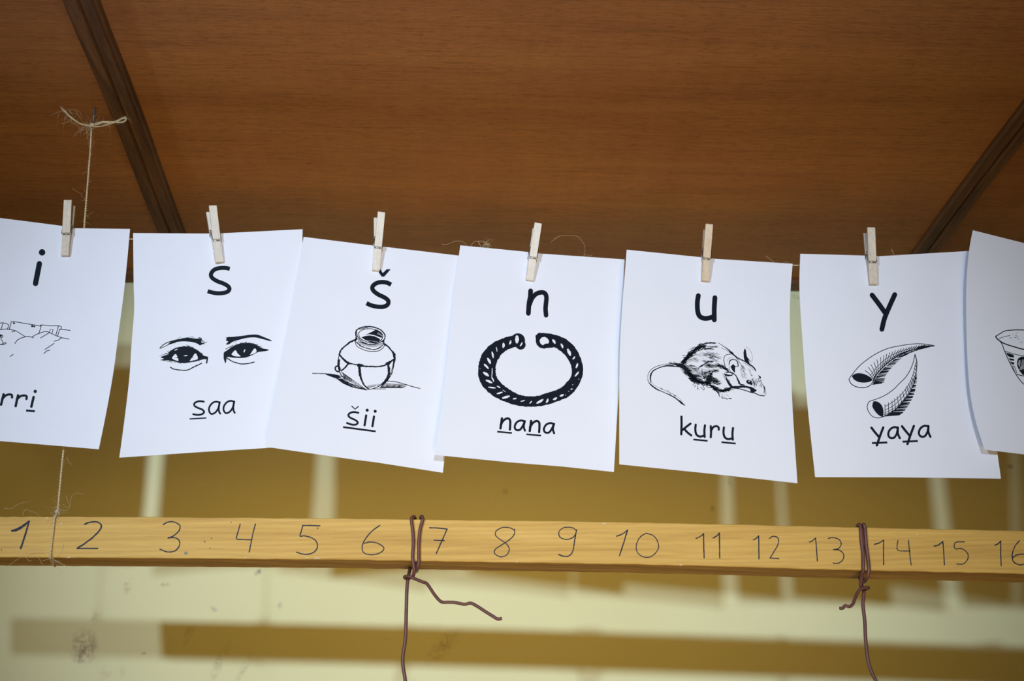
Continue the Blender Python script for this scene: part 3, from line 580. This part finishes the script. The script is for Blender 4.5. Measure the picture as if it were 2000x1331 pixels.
# ------------------------------------------------------------------ clothespins
PEG_GROUP = 'wooden clothespins along the twine'
def make_peg(key, top, bot, wpx, twist, off, mat, label):
    D = CARDS[key]['D']
    pj = meet(bot[0], bot[1], D); dj = -pj.y
    J = at(bot[0], bot[1], dj+.0060); T = at(top[0], top[1], dj+.0110)
    L = (T-J).length; ax = (T-J)/L; s = L/.072
    side = ax.cross(Vector((0, 1, 0))).normalized(); out = side.cross(ax).normalized()
    if out.y > 0: out = -out
    side = ax.cross(out).normalized()
    if side.x < 0: side = -side
    sep = .0185*s; nat = -(J.x/(J.y-CAM.y))*sep                # sideways parallax of the rear handle
    yw = math.asin(max(-.5, min(.5, (nat-off*.00064)/sep)))
    RR = Matrix.Rotation(yw if (Matrix.Rotation(.1, 3, ax) @ out).x > out.x else -yw, 3, ax); out = RR @ out; side = RR @ side
    hw = wpx*.00064/2
    root = empty('clothespin', J, label, 'clothespin', PEG_GROUP)
    # outline of one half seen from the side: (along from the jaw, away from the card)
    prof = [(0, .0012), (0, .0052), (.001, .0062), (.0262, .0064), (.0268, .0050), (.0290, .0050), (.0296, .0074), (.052, .0092), (.0712, .0108), (.072, .0102), (.0715, .0076), (.045, .0052), (.040, .0036), (.036, .0030), (.030, .0012), (.021, .0008), (.019, .0026), (.016, .0026), (.014, .0004), (.008, .0003)]
    C0 = J-out*.0062*s
    def half(sgn, tw):
        V, Fc = [], []; n = len(prof); piv = C0+ax*.038*s
        R = Matrix.Rotation(-tw, 3, out)
        for e in (-1, 1):
            for a, b in prof:
                q = C0+ax*a*s+out*(b*sgn*s)
                q = piv+R @ (q-piv); V.append(q+(R @ side)*hw*e)
        for k in range(n): m = (k+1) % n; Fc.append((k, m, n+m, n+k))
        Fc.append(tuple(range(n))[::-1]); Fc.append(tuple(range(n, 2*n)))
        o = link('wooden_half', V, Fc, mat)
        bv = o.modifiers.new('bevel', 'BEVEL'); bv.width = .00035; bv.segments = 2; bv.limit_method = 'ANGLE'; bv.angle_limit = math.radians(35)
        return child(o, root)
    half(1, 0); half(-1, twist)
    # spring: coil across the peg, arms down to the grooves
    V, Fc = [], []; r = .00055*s; cc = C0+ax*.041*s; N = 54; pts = []
    for i in range(N+1):
        th = i/N*2*math.pi*4.5; pts.append(cc+side*(-hw*1.12+2.24*hw*i/N)+ax*math.cos(th)*.0026*s+out*math.sin(th)*.0026*s)
    tube_geo(pts, r, 6, V, Fc)
    g = .0279
    for sgn in (1, -1):
        e = hw*1.14
        for q in (-1, 1):
            tube_geo([C0+ax*.041*s+side*q*e+out*sgn*.0026*s, C0+ax*.034*s+side*q*e+out*sgn*.0048*s, C0+ax*(g+.0008)*s+side*q*e+out*sgn*.0063*s, C0+ax*g*s+side*q*e*.97+out*sgn*.0066*s, C0+ax*g*s+side*q*hw*.7+out*sgn*.0062*s], r, 6, V, Fc)
        tube_geo([C0+ax*g*s-side*hw*.98+out*sgn*.0062*s, C0+ax*g*s+side*hw*.98+out*sgn*.0062*s], r*1.1, 6, V, Fc)
    child(link('spring', V, Fc, STEEL, smooth=True), root)
    return C0
G = CARDS
pegs = [
 ('i', (134, 393), (126, 499), 15.5, 0, 8.5, PEGS[2], 'wooden clothespin over the village card, clipped left of the hanging twine'),
 ('s', (414.5, 404), (429.5, 512), 15, 0, -4.5, PEGS[0], 'leaning wooden clothespin holding the card with the drawn eyes'),
 ('sh', (744.5, 416.5), (734.5, 528), 14.6, math.radians(-5), -3, PEGS[0], 'wooden clothespin with splayed handles partly covering the caron above the pot'),
 ('n', (1050.5, 438), (1034.5, 547), 14.6, 0, -4.5, PEGS[0], 'wooden clothespin holding the card with the bracelet drawing'),
 ('u', (1384.5, 440), (1377.5, 548.5), 14.6, 0, -5.5, PEGS[1], 'tan wooden clothespin holding the card with the mouse drawing'),
 ('y', (1700, 446.5), (1706.5, 555), 15.3, 0, -9, PEGS[2], 'wooden clothespin with a small knot holding the card with two horns'),
 ('bowl', (2066, 450), (2060, 558), 15, 0.02, -3, PEGS[1], 'wooden clothespin beyond the right edge holding the bowl card'),
 ('off_left', (-245, 392), (-250, 498), 15, .01, 4, PEGS[0], 'wooden clothespin beyond the left edge of the picture'),
 ('off_right', (2420, 458), (2424, 566), 15, .01, -4, PEGS[0], 'wooden clothespin beyond the right edge, past the bowl card'),
]
for a in pegs: make_peg(*a)
# small knot in the wood of the peg over the horns
# ------------------------------------------------------------------ twine
def twist(pts, r, pitch, V, Fc, ph=0.0, n=6):
    """two strands laid round each other along a path"""
    P = [Vector(p) for p in pts]; Q = [P[0]]; step = pitch/8
    for a, b in zip(P, P[1:]):
        m = max(1, int((b-a).length/step))
        for i in range(1, m+1): Q.append(a.lerp(b, i/m))
    t = (Q[1]-Q[0]).normalized(); e = t.orthogonal().normalized()
    A, B = [], []
    for i, q in enumerate(Q):
        t = (Q[min(i+1, len(Q)-1)]-Q[max(i-1, 0)]).normalized(); e = (e-t*e.dot(t)).normalized(); f = t.cross(e)
        th = ph+i*step/pitch*2*math.pi; o = (e*math.cos(th)+f*math.sin(th))*r*.52; A.append(q+o); B.append(q-o)
    tube_geo(A, r*.62, n, V, Fc); tube_geo(B, r*.62, n, V, Fc)
def fibres(pts3, n, length, V, Fc, r=.00012, droop=0.0, spread=1.0, back=False):
    P = [Vector(p) for p in pts3]
    for _ in range(n):
        i = random.randrange(len(P)-1); q = P[i].lerp(P[i+1], random.random())
        d = Vector((random.gauss(0, 1), random.gauss(0, .5), random.gauss(0, .8)))*spread; d.normalize()
        c = Vector((random.gauss(0, 1), random.gauss(0, .5), random.gauss(0, 1)-droop)).normalized(); L = length*random.uniform(.4, 1.4)
        if back: d.y, c.y = abs(d.y), abs(c.y)
        tube_geo([q, q+d*L*.35, q+(d*.7+c*.25)*L*.75, q+(d*.8+c*.6)*L], r, 3, V, Fc, taper=.5)
def hair(pts, d, V, Fc, r=.00022):
    tube_geo(catmull([tuple(at(a[0], a[1], a[2] if len(a) > 2 else d)) for a in pts], 5), r, 4, V, Fc, taper=.35)

# horizontal line, pinned behind each card at its clothespin
knots = []
for key, x, y in (('off_left', -250, 455), ('i', 128, 463), ('s', 423, 473), ('sh', 738, 494), ('n', 1041, 507), ('u', 1380, 518), ('y', 1703, 519), ('bowl', 2062, 516), ('off_right', 2422, 520)):
    D = CARDS[key]['D']; q = meet(x, y, D); knots.append(at(x, y, -q.y-.0014))
line = empty('clothesline', knots[4], 'thin jute clothesline running behind the tops of the hanging letter cards', 'twine')
SPAN = {k: (along(c['L'], .05, True)[0], along(c['R'], .05, True)[0]) for k, c in CARDS.items()}
run = []
for a, b in zip(knots, knots[1:]):
    for i in range(24):
        q = a.lerp(b, i/24); v_ = q-CAM; px = CX+F*v_.dot(RGT)/v_.dot(FWD); py = CY-F*v_.dot(UPV)/v_.dot(FWD)
        d = -q.y
        for k, (x0, x1) in SPAN.items():
            if x0-12 < px < x1+12: d = min(d, -meet(px, py, CARDS[k]['D']).y-.0017)
        run.append((px, py, d))
ds_ = [r[2] for r in run]
for _ in range(6): ds_ = [min(ds_[i], (ds_[max(i-1, 0)]+2*ds_[i]+ds_[min(i+1, len(ds_)-1)])/4) for i in range(len(ds_))]
run = [at(r[0], r[1], d) for r, d in zip(run, ds_)]+[knots[-1]]
V, Fc = [], []; twist([run[0]+Vector((-.35, 0, .01))]+run+[run[-1]+Vector((.3, 0, .01))], .00085, .006, V, Fc)
child(link('twine_strands', V, Fc, TWINE, smooth=True), line)
V, Fc = [], []
fibres(run, 40, .006, V, Fc, back=True)
dk = .584
hair([(863, 475), (866, 478), (875, 477), (888, 472), (903, 472), (912, 480), (918, 492)], dk, V, Fc); hair([(913, 490), (921, 478), (928, 472.5), (940, 471), (946, 473), (953, 482), (960, 490)], dk, V, Fc)
hair([(934, 472), (937, 478), (941, 486), (944, 492)], dk, V, Fc, .0004)
kn = [at(944, 470, dk), at(950, 476, dk), at(955, 485, dk)]
for _ in range(3): fibres(kn, 7, .010, V, Fc, .00016)
for k in range(5): hair([(938+k*2, 488), (944+k*2, 480-k), (950+k, 473+k*2), (956+k, 476+k)], dk, V, Fc, .00016)
hair([(1075, 474), (1090, 463), (1105, 460), (1127, 462), (1138, 473), (1143, 485), (1141, 497), (1138, 505)], .590, V, Fc, .0002)
hair([(1141, 498), (1147, 498), (1153, 500)], .590, V, Fc); hair([(1158, 496), (1152, 501)], .590, V, Fc); hair([(1741, 487), (1744, 493), (1747, 501)], .632, V, Fc, .0003)
hair([(1495, 500), (1505, 507), (1515, 514)], .618, V, Fc); hair([(1526, 517), (1532, 512), (1541, 514), (1549, 517)], .618, V, Fc)
child(link('loose_fibres', V, Fc, FIBRE, smooth=True), line)['kind'] = 'stuff'

# nail and the twine hanging from it down to the board
XS = -.4567; BD = lambda x: .5979+.0695*x
ds = BD(XS)+.001
tipn = at(181, 243, ds); topn = at(185.5, 213, ds)
nail = empty('nail', topn, 'bent steel nail in the plywood ceiling with the twine bow tied on', 'nail')
V, Fc = tube_geo([Vector((topn.x+.001, topn.y, ZC+.004)), topn, topn.lerp(tipn, .3), tipn], .0011, 10); child(link('nail_shank', V, Fc, NAILM, smooth=True), nail)
a = topn.lerp(tipn, .32); V, Fc = tube_geo([a, a+(tipn-topn).normalized()*.0009], .0016, 12); child(link('nail_collar', V, Fc, NAILM), nail)
V, Fc = tube_geo([tipn-Vector((0, 0, .0005)), tipn+Vector((0, 0, .0004))], .0017, 12); child(link('nail_head', V, Fc, NAILM), nail)
hang = empty('hanging_twine', tipn, 'jute twine hanging from the ceiling nail and tied round the numbered board', 'twine')
path = [(179, 249), (176, 300), (172, 350), (168, 400), (165, 440), (150, 600), (136, 740), (124, 880), (119, 930), (114, 985), (112.5, 1001)]
cords = [at(a, b, ds-.002 if b > 380 and b < 900 else ds) for a, b in path]
V, Fc = [], []; twist(cords, .00115, .0075, V, Fc); child(link('twine_strands', V, Fc, TWINE, smooth=True), hang)
# bow: left tail, right loop, knot
V, Fc = [], []
def strand(pts, r, m=3, sp=.0008):
    for _ in range(m):
        o = [random.uniform(-sp, sp)*1500 for _ in range(4)]
        q = catmull([tuple(at(a+random.uniform(-1, 1)+o[0]*.4, b+random.uniform(-1, 1)+o[1]*.4, ds+random.uniform(-sp, sp))) for a, b in pts], 5)
        tube_geo(q, r, 5, V, Fc, taper=.35)
strand([(181, 246), (170, 245), (158, 242), (147, 236), (137, 228), (128, 219), (121, 212)], .0007, 5); strand([(121, 212), (115, 203), (110, 193), (104, 187)], .00022, 3)
strand([(181, 246), (190, 242), (203, 238), (217, 240), (230, 236), (240, 231), (246, 232), (245, 237), (236, 240), (225, 239), (212, 243), (198, 247), (184, 248)], .00075, 5, .001)
strand([(183, 246), (195, 241), (210, 238), (222, 238)], .0007, 4); strand([(228, 237), (238, 232), (245, 228)], .0006, 3)
for k in range(7):
    c = at(180.5, 247+random.uniform(-3, 3), ds); th0 = random.random()*6; ring = []
    for i in range(15):
        th = th0+i/14*2*math.pi; ring.append(c+Vector((math.cos(th)*.0030, math.sin(th)*.0030, .0018*math.sin(th*1+k))))
    tube_geo(ring, .0008, 5, V, Fc)
child(link('twine_bow', V, Fc, TWINE, smooth=True), hang)
V, Fc = [], []
fibres(cords[:5], 46, .008, V, Fc); fibres(cords[7:], 34, .010, V, Fc)
bowL = [at(a, b, ds) for a, b in ((176, 247), (160, 243), (140, 231), (122, 213))]; fibres(bowL, 46, .020, V, Fc, .00016); bowR = [at(a, b, ds) for a, b in ((186, 246), (210, 240), (244, 234))]
fibres(bowR, 26, .009, V, Fc, .00014); fibres([at(240, 228, ds), at(246, 232, ds)], 12, .012, V, Fc, .00015); fibres([at(178, 243, ds), at(180, 253, ds)], 26, .014, V, Fc, .00014, 1.0)
hair([(165, 252), (154, 257), (147, 262), (144, 268)], ds, V, Fc); hair([(140, 236), (130, 239), (120, 242)], ds, V, Fc); hair([(170, 255), (170, 262), (172, 272), (172, 283)], ds, V, Fc, .00014)
hair([(133, 214), (142, 224), (136, 214), (150, 216), (158, 222), (160, 232)], ds, V, Fc, .00018); hair([(146, 215), (155, 228), (160, 234)], ds, V, Fc, .00018)
hair([(191, 200), (199, 203), (206, 207)], ds-.002, V, Fc, .0003); hair([(141, 367), (149, 374), (163, 379)], ds, V, Fc, .00014); hair([(158, 381), (163, 386), (166, 391), (158, 392)], ds, V, Fc, .00014)
# at the board
db = BD(XS)+.002
hair([(8, 993), (14, 994), (23, 994), (31, 988), (39, 984), (48, 982), (58, 980)], db, V, Fc, .0002); hair([(44, 1008), (47, 999), (51, 996), (62, 1000), (70, 1002), (78, 1009)], db, V, Fc, .0002)
hair([(130, 893), (135, 903), (140, 908)], ds, V, Fc, .0002); hair([(122, 985), (135, 992), (140, 970), (150, 964), (166, 966)], db, V, Fc, .00018); hair([(120, 996), (128, 998), (136, 992), (133, 980), (128, 968)], db, V, Fc, .0002)
hair([(17, 1106), (28, 1097), (40, 1090), (50, 1083), (60, 1079), (72, 1078), (84, 1080)], db+.003, V, Fc, .0002); hair([(50, 1086), (53, 1092), (58, 1097), (62, 1095)], db+.002, V, Fc); hair([(62, 1086), (75, 1090), (80, 1098), (84, 1107)], db+.002, V, Fc)
hair([(84, 1096), (90, 1094), (97, 1092)], db+.002, V, Fc, .0003); hair([(102, 1090), (108, 1096), (118, 1101), (127, 1105), (130, 1109)], db+.002, V, Fc, .0003); hair([(123, 1062), (122, 1072), (118, 1082), (110, 1087)], db+.001, V, Fc, .00014)
hair([(113, 1108), (119, 1116), (124, 1121)], db, V, Fc, .00016)
fibres([at(112, 998, db), at(107, 1010, db)], 60, .010, V, Fc, .00015); fibres([at(100, 1088, db), at(104, 1104, db)], 14, .010, V, Fc, .00015)
child(link('loose_fibres', V, Fc, FIBRE, smooth=True), hang)['kind'] = 'stuff'
V, Fc = [], []
twist([at(107, 1007, BD(XS)-.012), at(108.5, 1006.5, db), at(106.5, 1012, db+.0005), at(103, 1045, db), at(99.5, 1075, db), at(98, 1090, db+.0008), at(103, 1101, db-.022), at(107.5, 1106.5, db-.045)], .0012, .006, V, Fc)
twist([at(112.5, 1000, ds), at(110, 1005, db), at(106, 1013, db+.001), at(104, 1024, db+.001)], .0010, .005, V, Fc, 1.0)
for k in range(6):
    c = at(112+random.uniform(-1, 1), 1001+random.uniform(-3, 3), db-.002); ring = [c+Vector((math.cos(i/12*6.3+k)*.0028, math.sin(i/12*6.3+k)*.0022, .0016*math.sin(i/12*6.3*1.0+k*2))) for i in range(13)]
    tube_geo(ring, .00065, 5, V, Fc)
child(link('twine_knot', V, Fc, TWINE, smooth=True), hang)

# ------------------------------------------------------------------ numbered board
board = empty('wooden_beam', at(1000, 1060, BD(.1)), 'long planed pine beam with handwritten numbers one to sixteen', 'beam')
rows = [(-84, 1009.5, 1087.5), (0, 1009.6, 1089), (300, 1010.2, 1090.8), (650, 1013, 1093.6), (1000, 1016.8, 1099.2), (1300, 1021.8, 1104), (1650, 1029.6, 1113.6), (2000, 1037.3, 1121.6), (2300, 1044, 1130), (2600, 1051, 1139)]
DB = lambda x, z: BD(x)
rs = catmull(rows, 16); V, Fc = [], []; dep = .047
yv = Vector((-.0695, 1, 0)).normalized()
for i, (x, t, b) in enumerate(rs):
    jt, jb = random.gauss(0, .25), random.gauss(0, .3)
    A = meet(x, t+jt, DB); B = meet(x, b+jb, DB); e = .0009
    up = (A-B).normalized()
    V += [A-up*e, A+yv*e, A+yv*(dep-e), A-up*e+yv*dep, B+up*e+yv*dep, B+yv*(dep-e)-up*0, B+yv*e, B+up*e]
n = 8; fm = []
for i in range(len(rs)-1):
    for k in range(n):
        q = i*n; m = (k+1) % n; Fc.append((q+k, q+m, q+n+m, q+n+k)); fm.append(1 if k in (4, 5, 3) else 0)
Fc.append(tuple(range(n))[::-1]); Fc.append(tuple(range((len(rs)-1)*n, len(rs)*n))); fm += [0, 0]
child(link('timber', V, Fc, [PINE, PINEB], fm=fm), board)
NUM = {
 1: ((0, 880), [([(66, 450, 9), (95, 443, 13), (135, 418, 12), (163, 396, 7)], 9), ([(163, 396, 6), (150, 440, 8), (135, 490, 9), (115, 548, 9)], 8)]),
 2: ((0, 880), [([(472, 413), (500, 402), (540, 400), (563, 415), (560, 440), (530, 475), (480, 515), (430, 548)], 7), ([(430, 548), (545, 548)], 6)]),
 3: ((0, 880), [([(910, 415), (940, 400), (975, 402), (1003, 420), (998, 450), (965, 480), (935, 490), (975, 488), (1000, 505), (1000, 535), (975, 562), (935, 568), (892, 552)], 5.5)]),
 4: ((0, 880), [([(1340, 412), (1330, 450), (1320, 492), (1350, 498), (1405, 500)], 5), ([(1425, 412), (1412, 460), (1400, 520), (1390, 568)], 5.5)]),
 5: ((0, 880), [([(1785, 422), (1730, 420), (1690, 420)], 5.5), ([(1690, 420), (1680, 455), (1675, 480), (1700, 478), (1745, 492), (1770, 520), (1765, 555), (1735, 577), (1695, 580), (1655, 570)], 5.5)]),
 6: ((650, 880), [([(262, 420), (220, 450), (185, 490), (165, 530), (168, 565), (195, 582), (245, 580), (280, 560), (282, 540), (250, 520), (210, 512), (175, 520)], 5)]),
 7: ((650, 880), [([(540, 433), (590, 435), (638, 440)], 5.5), ([(638, 440), (620, 480), (600, 525), (577, 577)], 5.5), ([(565, 502), (622, 505)], 5)]),
 8: ((650, 880), [([(1012, 445), (985, 432), (945, 432), (912, 450), (908, 475), (930, 495), (965, 520), (985, 550), (970, 585), (935, 595), (905, 578), (905, 555), (940, 530), (985, 500), (1012, 470), (1014, 440)], 4.6)]),
 9: ((650, 880), [([(1358, 447), (1335, 432), (1290, 432), (1262, 455), (1268, 485), (1300, 498), (1335, 490), (1355, 470)], 4.6), ([(1360, 445), (1350, 500), (1340, 560), (1320, 588), (1290, 592), (1260, 582)], 5.5)]),
 10: ((650, 880), [([(1583, 480), (1615, 468), (1645, 445)], 5), ([(1645, 445), (1625, 510), (1600, 588)], 5.5), ([(1745, 465), (1715, 485), (1695, 525), (1697, 565), (1725, 592), (1765, 597), (1800, 575), (1818, 540), (1808, 500), (1785, 475), (1750, 463)], 4.6)]),
 11: ((1300, 880), [([(170, 492), (195, 480), (212, 466)], 5), ([(212, 466), (213, 530), (215, 602)], 5.5), ([(265, 490), (285, 478), (300, 462)], 5), ([(300, 462), (301, 530), (302, 602)], 5.5)]),
 12: ((1300, 880), [([(490, 500), (505, 492), (519, 478)], 5), ([(519, 478), (520, 540), (521, 607)], 5.5), ([(580, 492), (600, 480), (625, 488), (630, 515), (615, 550), (582, 602)], 4.8), ([(582, 602), (632, 605)], 5)]),
 13: ((1300, 880), [([(803, 512), (820, 505), (837, 490)], 5), ([(837, 490), (842, 550), (847, 618)], 5), ([(908, 492), (935, 488), (970, 500), (980, 525), (965, 548), (935, 555), (970, 558), (993, 580), (990, 610), (965, 630), (935, 630)], 4.6)]),
 14: ((1300, 880), [([(1165, 525), (1190, 518), (1217, 502)], 5.5), ([(1217, 502), (1216, 570), (1217, 640)], 5), ([(1297, 503), (1293, 555), (1330, 562), (1365, 562)], 4.4), ([(1355, 503), (1362, 570), (1370, 640)], 4.8)]),
 15: ((1300, 880), [([(1498, 535), (1520, 530), (1547, 510)], 5.5), ([(1547, 510), (1552, 570), (1556, 640)], 5), ([(1668, 512), (1617, 515), (1615, 550), (1650, 548), (1685, 575), (1685, 610), (1660, 635), (1625, 635)], 4.6)]),
 16: ((1300, 880), [([(1838, 530), (1855, 522), (1870, 507)], 5.5), ([(1870, 507), (1870, 580), (1873, 645)], 5), ([(1975, 505), (1950, 535), (1935, 580), (1940, 620), (1975, 640), (2010, 630), (2020, 600), (2000, 580), (1960, 585), (1938, 600)], 5)]),
}
for k, (o_, strokes) in NUM.items():
    p = Print(DB, lift=.00045).set(o_, 2.857)
    for pts, wd in strokes: p.st([(q[0], q[1])+((q[2]*1.1,) if len(q) > 2 else ()) for q in pts], wd*1.12, smooth=len(pts) > 2 and not (k in (4, 5, 14, 15) and len(pts) == 5 and False), rag=.22)
    o = link('handwritten_number', p.V, p.F, PEN); child(o, board); o['label'] = 'handwritten %d' % k
p = Print(DB, lift=.00045).set((0, 880), 2.857)                              # stray pen dots, pin holes, splinters
for (x, y, r) in ((1142, 510, 4), (1172, 548, 3), (1180, 492, 3), (1772, 435, 4), (8, 557, 3), (1290, 402, 3)): p.disc((x, y), r, n=7)
child(link('pen_specks', p.V, p.F, PEN), board)['kind'] = 'stuff'
V, Fc = [], []
for (x, y) in ((363, 1081),):
    c = meet(x, y, DB, 0); tube_geo([c+Vector((0, .001, 0)), c+Vector((0, -.0006, 0))], .0019, 12, V, Fc)
child(link('pin_head', V, Fc, m_plain('dull_pin', (.22, .20, .18), .6, .3)), board)
CHIP = m_plain('pale_splinter', (.80, .72, .55), .7, .1)
V, Fc = [], []
for x, y, L in ((620, 1092, 12), (600, 1091, 6), (480, 1090, 5), (1012, 1021, 3), (135, 1090, 6), (1792, 1045, 4), (1010, 1099, 5), (1330, 1105, 6), (1180, 1024, 8), (92, 1013, 6), (120, 1024, 5)):
    a = meet(x-L/2, y, DB, .0004); b = meet(x+L/2, y-.6, DB, .0006); tube_geo([a, a.lerp(b, .5)+Vector((0, -.0004, .0003)), b], [.0003, .0007, .0002], 5, V, Fc)
child(link('splinters', V, Fc, CHIP), board)['kind'] = 'stuff'

# ------------------------------------------------------------------ wire ties
def wire_part(name, pts, root, r=.0021, closed_ends=True):
    q = catmull([tuple(p) for p in pts], 8)
    V, Fc = tube_geo(q, r, 12); return child(link(name, V, Fc, WIRE, smooth=True), root)
def W(px, py, off, base=None):
    """point on a sight line, off metres in front of the beam's face"""
    q = at(px, py, .62); return at(px, py, BD(q.x)+off)
r_ = .0022
t1 = empty('wire_tie', W(812, 1060, .003), 'brown coated wire looped round the beam between 6 and 7, tail bent right', 'wire', 'brown wires tied round the beam')
wire_part('wire_loop', [W(808, 1033, -.050), W(812, 1024, -.032), W(809, 1010.5, -.004), W(804.2, 1013, .0016), W(804, 1020, r_), W(806, 1036, r_), W(807.5, 1060, r_), W(806, 1084, r_), W(806.7, 1098, r_), W(809, 1112, .001), W(808, 1122, -.002), W(806, 1127, -.006)], t1)
wire_part('wire_loop', [W(818, 1033, -.050), W(821, 1023, -.030), W(823, 1009.5, -.003), W(825.8, 1014, r_), W(824, 1022, r_), W(820.5, 1036, r_), W(818.2, 1060, r_), W(818, 1084, r_), W(818, 1098, r_), W(816, 1108, .0005), W(815, 1112, -.004), W(814, 1116, -.018), W(813, 1115, -.050), W(813, 1100, -.052)], t1)
wire_part('wire_drop', [W(804, 1100, -.050), W(801, 1111, -.040), W(799, 1120, -.022), W(797, 1130, -.012), W(794.7, 1152, -.010), W(793.5, 1195, -.010), W(791.8, 1247, -.010), W(786.5, 1290, -.010), W(791, 1326, -.010), W(794, 1350, -.010), W(795, 1400, -.010)], t1)
wire_part('wire_tail', [W(806, 1127, -.006), W(797, 1131.5, -.016), W(790.5, 1129.5, -.013), W(791, 1126.8, -.007), W(798, 1126.5, -.004), W(806, 1129.5, -.003), W(823, 1136.5, 0), W(833, 1140.5, .002), W(841, 1151, .004), W(849.5, 1163.5, .006), W(861.5, 1176, .008), W(875, 1177, .01), W(888, 1177.5, .01), W(907, 1181, .01), W(919.5, 1179, .01), W(932, 1185, .01), W(947.5, 1195, .01), W(962, 1204, .01), W(972, 1209.7, .01), W(980.5, 1208.6, .01)], t1, .0019)
t2 = empty('wire_tie', W(1685, 1070, .003), 'brown coated wire wound round the beam between 13 and 14, short tail bent left', 'wire', 'brown wires tied round the beam')
wire_part('wire_loop', [W(1668, 1050, -.05), W(1671, 1041, -.030), W(1676.5, 1025.5, -.003), W(1681, 1031, r_), W(1682.5, 1057, r_), W(1685.5, 1081, r_), W(1686, 1111, r_), W(1683, 1127, -.004), W(1681, 1141, -.008), W(1682, 1149, -.010)], t2)
wire_part('wire_loop', [W(1677, 1050, -.05), W(1681, 1038, -.028), W(1686, 1025, -.001), W(1689.5, 1034, r_), W(1691.8, 1065, r_), W(1695, 1089, r_), W(1697, 1112, r_), W(1694.5, 1126, .0005), W(1691, 1133, -.004), W(1688, 1137, -.018), W(1687, 1136, -.050), W(1687, 1120, -.052)], t2)
wire_part('wire_drop', [W(1679, 1120, -.05), W(1680, 1132, -.034), W(1683, 1145, -.018), W(1687, 1154, -.013), W(1686.5, 1168, -.012), W(1685.5, 1183, -.012), W(1689, 1215, -.012), W(1690.5, 1247, -.012), W(1695, 1289, -.012), W(1703, 1315, -.012), W(1712, 1333, -.012), W(1724, 1360, -.012), W(1736, 1400, -.012)], t2)
wire_part('wire_tail', [W(1682, 1149, -.010), W(1690, 1152, -.018), W(1696, 1149.5, -.012), W(1695, 1148, -.006), W(1688, 1149, -.004), W(1680, 1152, -.003), W(1674, 1160, -.002), W(1669, 1172, 0), W(1666, 1180, .001), W(1659.5, 1185.5, .002), W(1651, 1183.8, .002), W(1646, 1188.5, .002), W(1639.5, 1189, .002)], t2, .0019)
